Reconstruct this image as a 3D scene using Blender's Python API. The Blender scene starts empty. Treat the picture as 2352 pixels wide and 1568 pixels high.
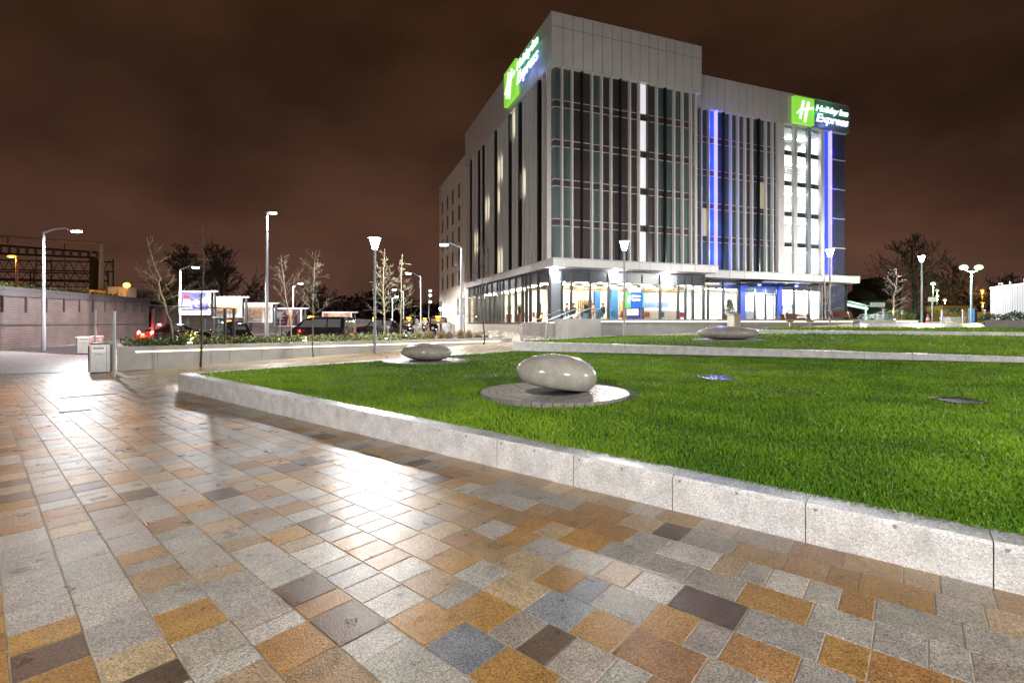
import bpy, math, random
import numpy as np
from mathutils import Vector, Matrix, noise
R = math.radians
scene = bpy.context.scene
COL = scene.collection
rng = random.Random(7)

# ---------------------------------------------------------------- camera, sky, exposure
EYE = 1.6
FPX, CX, HZ = 1133.0, 1176.0, 740.0        # focal length, centre and horizon in a 2352 px wide picture
cam_d = bpy.data.cameras.new('camera')
cam_d.sensor_width = 36.0
cam_d.lens = 36.0 * FPX / 2352.0
cam_d.shift_y = (HZ - 784.0) / 2352.0
cam_d.clip_end = 3000.0
cam = bpy.data.objects.new('camera', cam_d)
COL.objects.link(cam)
cam.location = (0, 0, EYE)
cam.rotation_euler = (R(90), 0, 0)
scene.camera = cam

world = bpy.data.worlds.new('World')
scene.world = world
world.use_nodes = True
wn, wl = world.node_tree.nodes, world.node_tree.links
wn.clear()
w_out = wn.new('ShaderNodeOutputWorld')
w_bg = wn.new('ShaderNodeBackground')
w_tc = wn.new('ShaderNodeTexCoord')
w_sep = wn.new('ShaderNodeSeparateXYZ')
w_ramp = wn.new('ShaderNodeValToRGB')
w_map = wn.new('ShaderNodeMapping')
w_map.inputs['Scale'].default_value = (1.0, 1.0, 1.7)
w_noise = wn.new('ShaderNodeTexNoise')
w_noise.inputs['Scale'].default_value = 2.1
w_noise.inputs['Detail'].default_value = 5.0
w_noise.inputs['Roughness'].default_value = 0.5
w_mr = wn.new('ShaderNodeMapRange')
w_mr.inputs['From Min'].default_value = 0.36
w_mr.inputs['From Max'].default_value = 0.68
w_mr.inputs['To Min'].default_value = 0.6
w_mr.inputs['To Max'].default_value = 1.55
w_mul = wn.new('ShaderNodeMix')
w_mul.data_type = 'RGBA'
w_mul.blend_type = 'MULTIPLY'
w_mul.inputs['Factor'].default_value = 1.0
wl.new(w_tc.outputs['Generated'], w_sep.inputs[0])
wl.new(w_sep.outputs['Z'], w_ramp.inputs['Fac'])
e = w_ramp.color_ramp.elements
e[0].position, e[0].color = 0.0, (0.138, 0.071, 0.050, 1)
e[1].position, e[1].color = 0.55, (0.046, 0.020, 0.0095, 1)
n = w_ramp.color_ramp.elements.new(0.14)
n.color = (0.095, 0.042, 0.027, 1)
n = w_ramp.color_ramp.elements.new(0.32)
n.color = (0.044, 0.020, 0.0115, 1)
wl.new(w_tc.outputs['Generated'], w_map.inputs['Vector'])
wl.new(w_map.outputs['Vector'], w_noise.inputs['Vector'])
wl.new(w_noise.outputs['Fac'], w_mr.inputs['Value'])
wl.new(w_ramp.outputs['Color'], w_mul.inputs[6])
wl.new(w_mr.outputs['Result'], w_mul.inputs[7])
wl.new(w_mul.outputs[2], w_bg.inputs['Color'])
w_bg.inputs['Strength'].default_value = 0.84
wl.new(w_bg.outputs[0], w_out.inputs['Surface'])

scene.view_settings.view_transform = 'Standard'
scene.view_settings.look = 'None'
scene.view_settings.exposure = 0.0
scene.view_settings.gamma = 1.0
cy = scene.cycles
cy.use_denoising = True
cy.denoiser = 'OPENIMAGEDENOISE'
cy.max_bounces = 8
cy.diffuse_bounces = 3
cy.glossy_bounces = 3
cy.transparent_max_bounces = 12
cy.caustics_reflective = False
cy.caustics_refractive = False
cy.sample_clamp_indirect = 4.0
cy.use_light_tree = True

# ---------------------------------------------------------------- ground shape and picture geometry
def sm(x, a, b):
    t = min(1.0, max(0.0, (x - a) / (b - a)))
    return t * t * (3 - 2 * t)

def G(x, y):
    v = 0.035 * x + 0.0159 * y + 0.113
    cap = 0.32 + 1.2 * sm(x, -6, 3)
    v = max(-0.3, min(v, cap))
    return v * sm(y, 8, 20)

OX, OY = -7.81, 11.55                     # left front corner of the lawn terraces
ES, ED = (0.78, -0.626), (0.626, 0.78)    # along the kerbs, and away from the camera
def sd(x, y):
    u, v = x - OX, y - OY
    return u * ES[0] + v * ES[1], u * ED[0] + v * ED[1]
def xy(s, d):
    return OX + s * ES[0] + d * ED[0], OY + s * ES[1] + d * ED[1]
D2, D3, D4 = 11.4, 20.2, 31.0
def s_left(d):
    if d <= D2: return 0.08 * d
    if d <= D3: return 0.93
    return 7.8
def kt(s): return max(0.285, 0.40 - 0.0085 * max(0.0, s))     # top of the nearest kerb
def L(s, d):
    if d <= D2:
        zf = 0.44 + 0.018 * max(0, s - 0.93)
        z = kt(s) - 0.02 + (zf - kt(s) + 0.02) * max(0, d) / D2
    elif d <= D3:
        zf = min(1.13, 0.85 + 0.03 * (s - 0.93))
        z = 0.82 + (zf - 0.82) * (d - D2) / (D3 - D2)
    else:
        z = 1.25 + 0.04 * (d - D3) / (D4 - D3)
    return z

def W(px, py, Y):                          # point seen at a pixel, at a distance
    return Vector(((px - CX) / FPX * Y, Y, EYE + (HZ - py) / FPX * Y))
def GP(px, py, f=G):                       # point of the ground seen at a pixel
    k, m = (px - CX) / FPX, (HZ - py) / FPX
    y = 1.5
    while y < 130:
        if EYE + m * y <= f(k * y, y): break
        y += 0.02
    return Vector((k * y, y, f(k * y, y)))
def LW(x, y):
    s, d = sd(x, y)
    return L(s, d)
def at(px, Y):                             # ground point at a pixel column and distance
    x = (px - CX) / FPX * Y
    return Vector((x, Y, G(x, Y)))

# ---------------------------------------------------------------- materials
MATS = {}
def mat(name, col, rough=0.5, metal=0.0, spec=0.5, var=None, bump=None, emit=None, estr=0.0, coat=0.0, vec='Object'):
    if name in MATS: return MATS[name]
    m = bpy.data.materials.new(name)
    m.use_nodes = True
    nt = m.node_tree
    b = nt.nodes['Principled BSDF']
    b.inputs['Base Color'].default_value = (*col, 1)
    b.inputs['Roughness'].default_value = rough
    b.inputs['Metallic'].default_value = metal
    b.inputs['Specular IOR Level'].default_value = spec
    b.inputs['Coat Weight'].default_value = coat
    b.inputs['Coat Roughness'].default_value = 0.08
    if emit:
        b.inputs['Emission Color'].default_value = (*emit, 1)
        b.inputs['Emission Strength'].default_value = estr
    tc = nt.nodes.new('ShaderNodeTexCoord')
    if var:                                # (scale, amount, detail)
        nz = nt.nodes.new('ShaderNodeTexNoise')
        nz.inputs['Scale'].default_value = var[0]
        nz.inputs['Detail'].default_value = var[2] if len(var) > 2 else 4
        nt.links.new(tc.outputs[vec], nz.inputs['Vector'])
        mr = nt.nodes.new('ShaderNodeMapRange')
        mr.inputs['From Min'].default_value = 0.3
        mr.inputs['From Max'].default_value = 0.7
        mr.inputs['To Min'].default_value = 1 - var[1]
        mr.inputs['To Max'].default_value = 1 + var[1]
        nt.links.new(nz.outputs['Fac'], mr.inputs['Value'])
        mx = nt.nodes.new('ShaderNodeMix')
        mx.data_type = 'RGBA'
        mx.blend_type = 'MULTIPLY'
        mx.inputs['Factor'].default_value = 1
        mx.inputs[6].default_value = (*col, 1)
        nt.links.new(mr.outputs['Result'], mx.inputs[7])
        nt.links.new(mx.outputs[2], b.inputs['Base Color'])
    if bump:                               # (scale, strength, distance)
        nz2 = nt.nodes.new('ShaderNodeTexNoise')
        nz2.inputs['Scale'].default_value = bump[0]
        nz2.inputs['Detail'].default_value = 3
        nt.links.new(tc.outputs[vec], nz2.inputs['Vector'])
        bp = nt.nodes.new('ShaderNodeBump')
        bp.inputs['Strength'].default_value = bump[1]
        bp.inputs['Distance'].default_value = bump[2] if len(bump) > 2 else 0.01
        nt.links.new(nz2.outputs['Fac'], bp.inputs['Height'])
        nt.links.new(bp.outputs['Normal'], b.inputs['Normal'])
    MATS[name] = m
    return m

def emission(name, col, s):
    return mat(name, (0.02, 0.02, 0.02) if s > 0 else col, 0.4, emit=col, estr=s)

def glass_mat(name, tint, refl=0.08):
    m = bpy.data.materials.new(name)
    m.use_nodes = True
    nt = m.node_tree
    nt.nodes.clear()
    o = nt.nodes.new('ShaderNodeOutputMaterial')
    tr = nt.nodes.new('ShaderNodeBsdfTransparent')
    tr.inputs[0].default_value = (*tint, 1)
    gl = nt.nodes.new('ShaderNodeBsdfGlossy')
    gl.inputs['Roughness'].default_value = 0.02
    gl.inputs[0].default_value = (0.9, 0.95, 1, 1)
    lw = nt.nodes.new('ShaderNodeLayerWeight')
    pw = nt.nodes.new('ShaderNodeMath')
    pw.operation = 'POWER'
    pw.inputs[1].default_value = 4.0
    fr = nt.nodes.new('ShaderNodeMapRange')
    fr.inputs['To Min'].default_value = refl * 0.5
    fr.inputs['To Max'].default_value = 0.7
    nt.links.new(lw.outputs['Facing'], pw.inputs[0])
    nt.links.new(pw.outputs[0], fr.inputs['Value'])
    mx = nt.nodes.new('ShaderNodeMixShader')
    nt.links.new(fr.outputs[0], mx.inputs[0])
    nt.links.new(tr.outputs[0], mx.inputs[1])
    nt.links.new(gl.outputs[0], mx.inputs[2])
    nt.links.new(mx.outputs[0], o.inputs[0])
    MATS[name] = m
    return m

# ---------------------------------------------------------------- mesh helpers
class MB:
    def __init__(s): s.v, s.f, s.mi = [], [], []
    def add(s, vs, fs, mi=0):
        o = len(s.v)
        s.v += [tuple(p) for p in vs]
        s.f += [tuple(i + o for i in f) for f in fs]
        s.mi += [mi] * len(fs)
        return s
    def box(s, a, b, mi=0):
        x0, y0, z0 = a
        x1, y1, z1 = b
        return s.add([(x0, y0, z0), (x1, y0, z0), (x1, y1, z0), (x0, y1, z0), (x0, y0, z1), (x1, y0, z1), (x1, y1, z1), (x0, y1, z1)],
              [(3, 2, 1, 0), (4, 5, 6, 7), (0, 1, 5, 4), (1, 2, 6, 5), (2, 3, 7, 6), (3, 0, 4, 7)], mi)
    def cbox(s, c, h, rot=0.0, mi=0, bev=0.0):
        """box by centre and half sizes, turned about z, with chamfered upright edges"""
        hx, hy, hz = h
        if bev > 0:
            ring = [(-hx + bev, -hy), (hx - bev, -hy), (hx, -hy + bev), (hx, hy - bev), (hx - bev, hy), (-hx + bev, hy), (-hx, hy - bev), (-hx, -hy + bev)]
        else:
            ring = [(-hx, -hy), (hx, -hy), (hx, hy), (-hx, hy)]
        cs, sn = math.cos(rot), math.sin(rot)
        n = len(ring)
        vs = [(c[0] + x * cs - y * sn, c[1] + x * sn + y * cs, c[2] + z) for z in (-hz, hz) for x, y in ring]
        fs = [tuple(range(n - 1, -1, -1)), tuple(range(n, 2 * n))] + [(i, (i + 1) % n, n + (i + 1) % n, n + i) for i in range(n)]
        return s.add(vs, fs, mi)
    def prism(s, poly, z0, z1, mi=0):
        n = len(poly)
        return s.add([(x, y, z0) for x, y in poly] + [(x, y, z1) for x, y in poly],
              [tuple(range(n - 1, -1, -1)), tuple(range(n, 2 * n))] + [(i, (i + 1) % n, n + (i + 1) % n, n + i) for i in range(n)], mi)
    def tube(s, pts, rad, n=8, mi=0, cap=True):
        pts = [Vector(p) for p in pts]
        if not isinstance(rad, (list, tuple)): rad = [rad] * len(pts)
        vs = []
        up = None
        for i, p in enumerate(pts):
            t = (pts[min(i + 1, len(pts) - 1)] - pts[max(i - 1, 0)])
            if t.length < 1e-9: t = Vector((0, 0, 1))
            t.normalize()
            if up is None:
                up = Vector((1, 0, 0)) if abs(t.x) < 0.8 else Vector((0, 1, 0))
            up = (up - t * up.dot(t)).normalized()
            w = t.cross(up)
            for k in range(n):
                an = 2 * math.pi * k / n
                vs.append(p + (up * math.cos(an) + w * math.sin(an)) * rad[i])
        fs = []
        for i in range(len(pts) - 1):
            for k in range(n):
                a, b = i * n + k, i * n + (k + 1) % n
                fs.append((a, b, b + n, a + n))
        if cap:
            fs.append(tuple(range(n - 1, -1, -1)))
            fs.append(tuple(range((len(pts) - 1) * n, len(pts) * n)))
        return s.add(vs, fs, mi)
    def lathe(s, prof, n=20, c=(0, 0, 0), mi=0):
        vs = [(c[0] + r * math.cos(2 * math.pi * k / n), c[1] + r * math.sin(2 * math.pi * k / n), c[2] + z) for r, z in prof for k in range(n)]
        fs = [(i * n + k, i * n + (k + 1) % n, (i + 1) * n + (k + 1) % n, (i + 1) * n + k) for i in range(len(prof) - 1) for k in range(n)]
        fs.append(tuple(range(n - 1, -1, -1)))
        fs.append(tuple(range((len(prof) - 1) * n, len(prof) * n)))
        return s.add(vs, fs, mi)
    def quad(s, a, b, c, d, mi=0): return s.add([a, b, c, d], [(0, 1, 2, 3)], mi)
    def ell(s, c, r, nu=16, nv=10, mi=0):
        vs = [(c[0], c[1], c[2] - r[2])]
        for j in range(1, nv):
            ph = -math.pi / 2 + math.pi * j / nv
            for i in range(nu):
                an = 2 * math.pi * i / nu
                vs.append((c[0] + r[0] * math.cos(ph) * math.cos(an), c[1] + r[1] * math.cos(ph) * math.sin(an), c[2] + r[2] * math.sin(ph)))
        vs.append((c[0], c[1], c[2] + r[2]))
        fs = [(0, 1 + (i + 1) % nu, 1 + i) for i in range(nu)]
        for j in range(nv - 2):
            for i in range(nu):
                a, b = 1 + j * nu + i, 1 + j * nu + (i + 1) % nu
                fs.append((a, b, b + nu, a + nu))
        t = len(vs) - 1
        o = 1 + (nv - 2) * nu
        fs += [(o + i, o + (i + 1) % nu, t) for i in range(nu)]
        return s.add(vs, fs, mi)
    def build(s, name, mats, parent=None, loc=None, rotz=0.0, smooth=False):
        me = bpy.data.meshes.new(name)
        me.from_pydata(s.v, [], s.f)
        if not isinstance(mats, (list, tuple)): mats = [mats]
        for m in mats: me.materials.append(m)
        if len(mats) > 1: me.polygons.foreach_set('material_index', s.mi)
        if smooth: me.polygons.foreach_set('use_smooth', [True] * len(s.f))
        me.update()
        if smooth:
            try: me.set_sharp_from_angle(angle=R(40))
            except Exception: pass
        o = bpy.data.objects.new(name, me)
        COL.objects.link(o)
        if parent: o.parent = parent
        if loc is not None: o.location = loc
        o.rotation_euler = (0, 0, rotz)
        return o

def tag(o, label, cat, group=None, kind=None):
    o['label'] = label
    o['category'] = cat
    if group: o['group'] = group
    if kind: o['kind'] = kind
    return o
def thing(name, loc, label, cat, group=None, rotz=0.0):
    o = bpy.data.objects.new(name, None)
    o.empty_display_size = 0.2
    COL.objects.link(o)
    o.location = loc
    o.rotation_euler = (0, 0, rotz)
    return tag(o, label, cat, group)
def struct(o, kind='structure'):
    o['kind'] = kind
    return o
def dup(root, loc, rotz=None, label=None, scale=None):
    r = root.copy()
    COL.objects.link(r)
    r.location = loc
    if rotz is not None: r.rotation_euler = (0, 0, rotz)
    if label: r['label'] = label
    if scale: r.scale = (scale, scale, scale)
    for ch in list(root.children):
        c = ch.copy()
        COL.objects.link(c)
        c.parent = r
        for g in list(ch.children):
            d = g.copy()
            COL.objects.link(d)
            d.parent = c
    return r
LP = 4.0
def light(parent, loc, power, col=(1, 1, 1), radius=0.12, kind='POINT', spot=None, blend=0.4, rot=None, name='lamp_light'):
    d = bpy.data.lights.new(name, kind)
    d.energy = power * LP
    d.color = col
    d.shadow_soft_size = radius
    if kind == 'SPOT':
        d.spot_size = R(spot)
        d.spot_blend = blend
    o = bpy.data.objects.new(name, d)
    COL.objects.link(o)
    if parent: o.parent = parent
    o.location = loc
    if rot: o.rotation_euler = rot
    return o
def text_mb(txt, size, extrude, shear=0.0, offset=0.0, align='LEFT', spacing=1.0):
    c = bpy.data.curves.new('lettering', 'FONT')
    c.body, c.size, c.extrude, c.shear, c.offset = txt, size, extrude, shear, offset
    c.align_x = align
    c.space_character = spacing
    c.resolution_u = 3
    o = bpy.data.objects.new('lettering', c)
    COL.objects.link(o)
    bpy.context.view_layer.update()
    me = bpy.data.meshes.new_from_object(o.evaluated_get(bpy.context.evaluated_depsgraph_get()))
    mb = MB()
    mb.add([v.co.copy() for v in me.vertices], [tuple(p.vertices) for p in me.polygons])
    bpy.data.objects.remove(o)
    bpy.data.curves.remove(c)
    bpy.data.meshes.remove(me)
    return mb
def remap(mb, fn):
    mb.v = [fn(*p) for p in mb.v]
    return mb
# ---------------------------------------------------------------- ground
def axis(*segs):
    out = []
    for a, b, st in segs:
        out += list(np.arange(a, b, st))
    out.append(segs[-1][1])
    return out

def wet_stone(name, contrast=(0.42, 1.36), grain=1.25, attr=None, base=(0.3, 0.29, 0.28), rough=(0.22, 0.42), speck=150.0, bumps=90.0, bstr=0.25, brick=None):
    m = bpy.data.materials.new(name)
    m.use_nodes = True
    nt = m.node_tree
    N, K = nt.nodes, nt.links
    b = N['Principled BSDF']
    tc = N.new('ShaderNodeTexCoord')
    if attr:
        at_ = N.new('ShaderNodeAttribute')
        at_.attribute_name = attr
        colsock = at_.outputs['Color']
    elif brick:
        mp = N.new('ShaderNodeMapping')
        mp.inputs['Rotation'].default_value = (0, 0, R(brick['rot']))
        K.new(tc.outputs['Object'], mp.inputs['Vector'])
        br = N.new('ShaderNodeTexBrick')
        br.inputs['Scale'].default_value = 1.0
        br.inputs['Brick Width'].default_value = brick['w']
        br.inputs['Row Height'].default_value = brick['h']
        br.inputs['Mortar Size'].default_value = brick['gap']
        br.inputs['Color1'].default_value = (*brick['c1'], 1)
        br.inputs['Color2'].default_value = (*brick['c2'], 1)
        br.inputs['Mortar'].default_value = (*brick['m'], 1)
        K.new(mp.outputs['Vector'], br.inputs['Vector'])
        colsock = br.outputs['Color']
    else:
        rgb = N.new('ShaderNodeRGB')
        rgb.outputs[0].default_value = (*base, 1)
        colsock = rgb.outputs[0]
    nz = N.new('ShaderNodeTexNoise')
    nz.inputs['Scale'].default_value = speck
    nz.inputs['Detail'].default_value = 2.5
    nz.inputs['Roughness'].default_value = 0.6
    K.new(tc.outputs['Object'], nz.inputs['Vector'])
    mr = N.new('ShaderNodeMapRange')
    mr.inputs['From Min'].default_value = 0.34
    mr.inputs['From Max'].default_value = 0.62
    mr.inputs['To Min'].default_value = contrast[0]
    mr.inputs['To Max'].default_value = contrast[1]
    vo = N.new('ShaderNodeTexVoronoi')       # mineral grains, each its own tone
    vo.inputs['Scale'].default_value = speck * grain
    K.new(tc.outputs['Object'], vo.inputs['Vector'])
    sp = N.new('ShaderNodeSeparateColor')
    K.new(vo.outputs['Color'], sp.inputs[0])
    av = N.new('ShaderNodeMix')
    av.inputs[0].default_value = 0.68
    K.new(nz.outputs['Fac'], av.inputs[2])
    mrv = N.new('ShaderNodeMapRange')
    mrv.inputs['To Min'].default_value = 0.30
    mrv.inputs['To Max'].default_value = 0.64
    K.new(sp.outputs[0], mrv.inputs['Value'])
    K.new(mrv.outputs[0], av.inputs[3])
    K.new(av.outputs[0], mr.inputs['Value'])
    nz3 = N.new('ShaderNodeTexNoise')
    nz3.inputs['Scale'].default_value = 5.5
    nz3.inputs['Detail'].default_value = 2
    K.new(tc.outputs['Object'], nz3.inputs['Vector'])
    mr3 = N.new('ShaderNodeMapRange')
    mr3.inputs['From Min'].default_value = 0.3
    mr3.inputs['From Max'].default_value = 0.7
    mr3.inputs['To Min'].default_value = 0.84
    mr3.inputs['To Max'].default_value = 1.13
    K.new(nz3.outputs['Fac'], mr3.inputs['Value'])
    mm = N.new('ShaderNodeMath')
    mm.operation = 'MULTIPLY'
    K.new(mr.outputs[0], mm.inputs[0])
    K.new(mr3.outputs[0], mm.inputs[1])
    mx = N.new('ShaderNodeMix')
    mx.data_type = 'RGBA'
    mx.blend_type = 'MULTIPLY'
    mx.inputs['Factor'].default_value = 1
    K.new(colsock, mx.inputs[6])
    K.new(mm.outputs[0], mx.inputs[7])
    K.new(mx.outputs[2], b.inputs['Base Color'])
    mr2 = N.new('ShaderNodeMapRange')
    mr2.inputs['From Min'].default_value = 0.2
    mr2.inputs['From Max'].default_value = 0.8
    mr2.inputs['To Min'].default_value = rough[0]
    mr2.inputs['To Max'].default_value = rough[1]
    K.new(nz3.outputs['Fac'], mr2.inputs['Value'])
    K.new(mr2.outputs[0], b.inputs['Roughness'])
    nb = N.new('ShaderNodeTexNoise')
    nb.inputs['Scale'].default_value = bumps
    nb.inputs['Detail'].default_value = 2
    K.new(tc.outputs['Object'], nb.inputs['Vector'])
    bp = N.new('ShaderNodeBump')
    bp.inputs['Strength'].default_value = bstr
    bp.inputs['Distance'].default_value = 0.008
    K.new(nb.outputs['Fac'], bp.inputs['Height'])
    K.new(bp.outputs['Normal'], b.inputs['Normal'])
    MATS[name] = m
    return m

M_ground = wet_stone('pale wet plaza paving', speck=60, rough=(0.18, 0.34), bstr=0.12,
                     brick=dict(rot=-41, w=0.6, h=0.32, gap=0.008, c1=(0.42, 0.36, 0.29), c2=(0.36, 0.33, 0.30), m=(0.22, 0.2, 0.18)))
def sheet(name, xs, ys, zf, m):
    v = [(x, y, zf(x, y)) for y in ys for x in xs]
    nx = len(xs)
    f = [(j * nx + i, j * nx + i + 1, (j + 1) * nx + i + 1, (j + 1) * nx + i) for j in range(len(ys) - 1) for i in range(nx - 1)]
    mb = MB()
    mb.add(v, f)
    return mb.build(name, m, smooth=True)
def ground_z(x, y):
    z = G(x, y)
    s, d = sd(x, y)
    if 0.9 < d < D4 - 1 and s > s_left(d) + 0.9:
        z = min(z, L(s, d) - 0.3)
    if y < 8 or x < -12 or d < 0: z -= 0.004
    return z
struct(sheet('ground', axis((-300, -120, 45), (-120, -40, 5), (-40, 45, 0.6), (45, 120, 5), (120, 300, 45)),
             axis((-60, -12, 6), (-12, 48, 0.6), (48, 160, 6), (160, 400, 60)), ground_z, M_ground))

# ---- big granite setts, laid in fanning rows (each sett a bevelled stone)
PAL = [((0.350, 0.312, 0.268), 26), ((0.315, 0.265, 0.215), 12), ((0.41, 0.37, 0.32), 10), ((0.40, 0.285, 0.165), 15), ((0.35, 0.185, 0.042), 13),
       ((0.31, 0.155, 0.046), 11), ((0.33, 0.20, 0.085), 8), ((0.115, 0.070, 0.040), 3.6), ((0.20, 0.205, 0.22), 1.6), ((0.38, 0.25, 0.13), 2)]
PW = [w for _, w in PAL]
FC = (OX - 0.78 * 45, OY + 0.626 * 45)
def edge_left(x, y):                      # the sett paving ends along this line; small grey blocks beyond
    return (y - 16.6) - (x + 13.8) * 0.02
def in_paving(x, y):
    if not (0.3 < y < 27.5) or abs(x) > 1.1 * y + 2.5 or x > 6: return False
    s, d = sd(x, y)
    if d > 0.05 and s > s_left(min(d, D2)) - 0.1: return False
    if d > 14: return False
    # behind the planter wall line
    if x < -0.3 and y > 15.4 + (x + 12.6) * 0.90 - 0.1 and x > -12.6: return False
    if x < -12.4 and y > 16.9: return False
    return True
tv, tf, tcol = [], [], []
r0 = 46.0
w0 = 0.226
trng = random.Random(3)
ang0 = math.atan2(OY - FC[1], OX - FC[0])
for k in range(-75, 72):
    rad = 14.0 + trng.random() * 0.3
    while rad < 64:
        ln = trng.choice((0.17, 0.22, 0.26, 0.30, 0.32, 0.36)) + trng.uniform(-0.02, 0.02)
        a0, a1 = ang0 + k * w0 / r0, ang0 + (k + 1) * w0 / r0
        rc, ac = rad + ln / 2, (a0 + a1) / 2
        cxx, cyy = FC[0] + rc * math.cos(ac), FC[1] + rc * math.sin(ac)
        if in_paving(cxx, cyy):
            j = 0.0032
            s_, d_ = sd(cxx, cyy)
            border = -0.28 < d_ < 0.1
            c = trng.choices([p for p, _ in PAL], PW)[0] if not border else trng.choice(((0.40, 0.29, 0.18), (0.37, 0.25, 0.14), (0.33, 0.2, 0.1), (0.36, 0.30, 0.24)))
            q = trng.uniform(0.80, 1.16)
            c = (c[0] * q, c[1] * q * trng.uniform(0.97, 1.03), c[2] * q, 1)
            dz = trng.uniform(-0.0015, 0.0015)
            tx, ty = trng.uniform(-0.004, 0.004), trng.uniform(-0.004, 0.004)
            o = len(tv)
            ch = 0.003
            for (inset, zz) in ((0, 0.005), (ch, 0.0085)):
                for (rr, aa) in ((rad + j + inset, a0 + (j + inset) / rc), (rad + ln - j - inset, a0 + (j + inset) / rc),
                                 (rad + ln - j - inset, a1 - (j + inset) / rc), (rad + j + inset, a1 - (j + inset) / rc)):
                    X, Y = FC[0] + rr * math.cos(aa), FC[1] + rr * math.sin(aa)
                    tv.append((X, Y, G(X, Y) + zz + dz + (X - cxx) * tx + (Y - cyy) * ty))
                    tcol.append(c)
            tf += [(o + 4, o + 5, o + 6, o + 7)] + [(o + i, o + (i + 1) % 4, o + 4 + (i + 1) % 4, o + 4 + i) for i in range(4)]
        rad += ln
mb = MB()
mb.v, mb.f, mb.mi = tv, tf, [0] * len(tf)
M_sett = wet_stone('wet granite setts', attr='sett_colour', rough=(0.25, 0.36), contrast=(0.30, 1.5), speck=120, bumps=95, bstr=0.32)
pav = mb.build('plaza_paving', M_sett)
ca = pav.data.color_attributes.new('sett_colour', 'FLOAT_COLOR', 'POINT')
ca.data.foreach_set('color', np.array(tcol, dtype=np.float32).ravel())
struct(pav)
M_mortar = mat('sandy wet mortar', (0.40, 0.33, 0.25), 0.45, var=(40, 0.2), bump=(120, 0.3))
def patch(name, corners, n, dz, m, zf=G):
    a, b, c, d = [Vector((p[0], p[1], 0)) for p in corners]
    v, f = [], []
    for j in range(n + 1):
        for i in range(n + 1):
            u, w = i / n, j / n
            p = (a * (1 - u) + b * u) * (1 - w) + (d * (1 - u) + c * u) * w
            v.append((p.x, p.y, zf(p.x, p.y) + dz))
    for j in range(n):
        for i in range(n):
            k = j * (n + 1) + i
            f.append((k, k + 1, k + n + 2, k + n + 1))
    mb = MB()
    mb.add(v, f)
    return struct(mb.build(name, m, smooth=True))
patch('mortar_bed', [(-17, 0), (14, 0), (2.5, 27), (-22, 18.5)], 40, 0.004, M_mortar)
M_block = wet_stone('pale grey block paving', speck=40, rough=(0.24, 0.4), bstr=0.1,
                    brick=dict(rot=4, w=0.42, h=0.2, gap=0.012, c1=(0.60, 0.56, 0.56), c2=(0.52, 0.49, 0.49), m=(0.34, 0.32, 0.32)))
patch('pavement', [(-40, 16.7), (-12.5, 16.95), (-14.5, 24), (-38, 34)], 24, 0.022, M_block)
M_asphalt = mat('wet asphalt', (0.055, 0.055, 0.06), 0.28, var=(3, 0.3), bump=(70, 0.3))
patch('road', [(-36, 34.5), (-13.5, 22.5), (-2, 46), (-30, 80)], 30, 0.012, M_asphalt)
M_yellow = mat('road marking yellow', (0.62, 0.45, 0.08), 0.5)
mb = MB()
for i in range(3):                        # yellow lines turning round the corner behind the bins
    pts = []
    for q in range(9):
        p = GP(236 + 62 * q / 8, 811 - 2 * i - 8 * math.sin(q / 8 * math.pi * 0.6))
        pts.append(p)
    for a, b in zip(pts[:-1], pts[1:]):
        mb.quad((a.x, a.y, G(a.x, a.y) + 0.032), (b.x, b.y, G(b.x, b.y) + 0.032), (b.x, b.y + 0.12, G(b.x, b.y) + 0.032), (a.x, a.y + 0.12, G(a.x, a.y) + 0.032))
struct(mb.build('road_marking', M_yellow))

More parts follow.
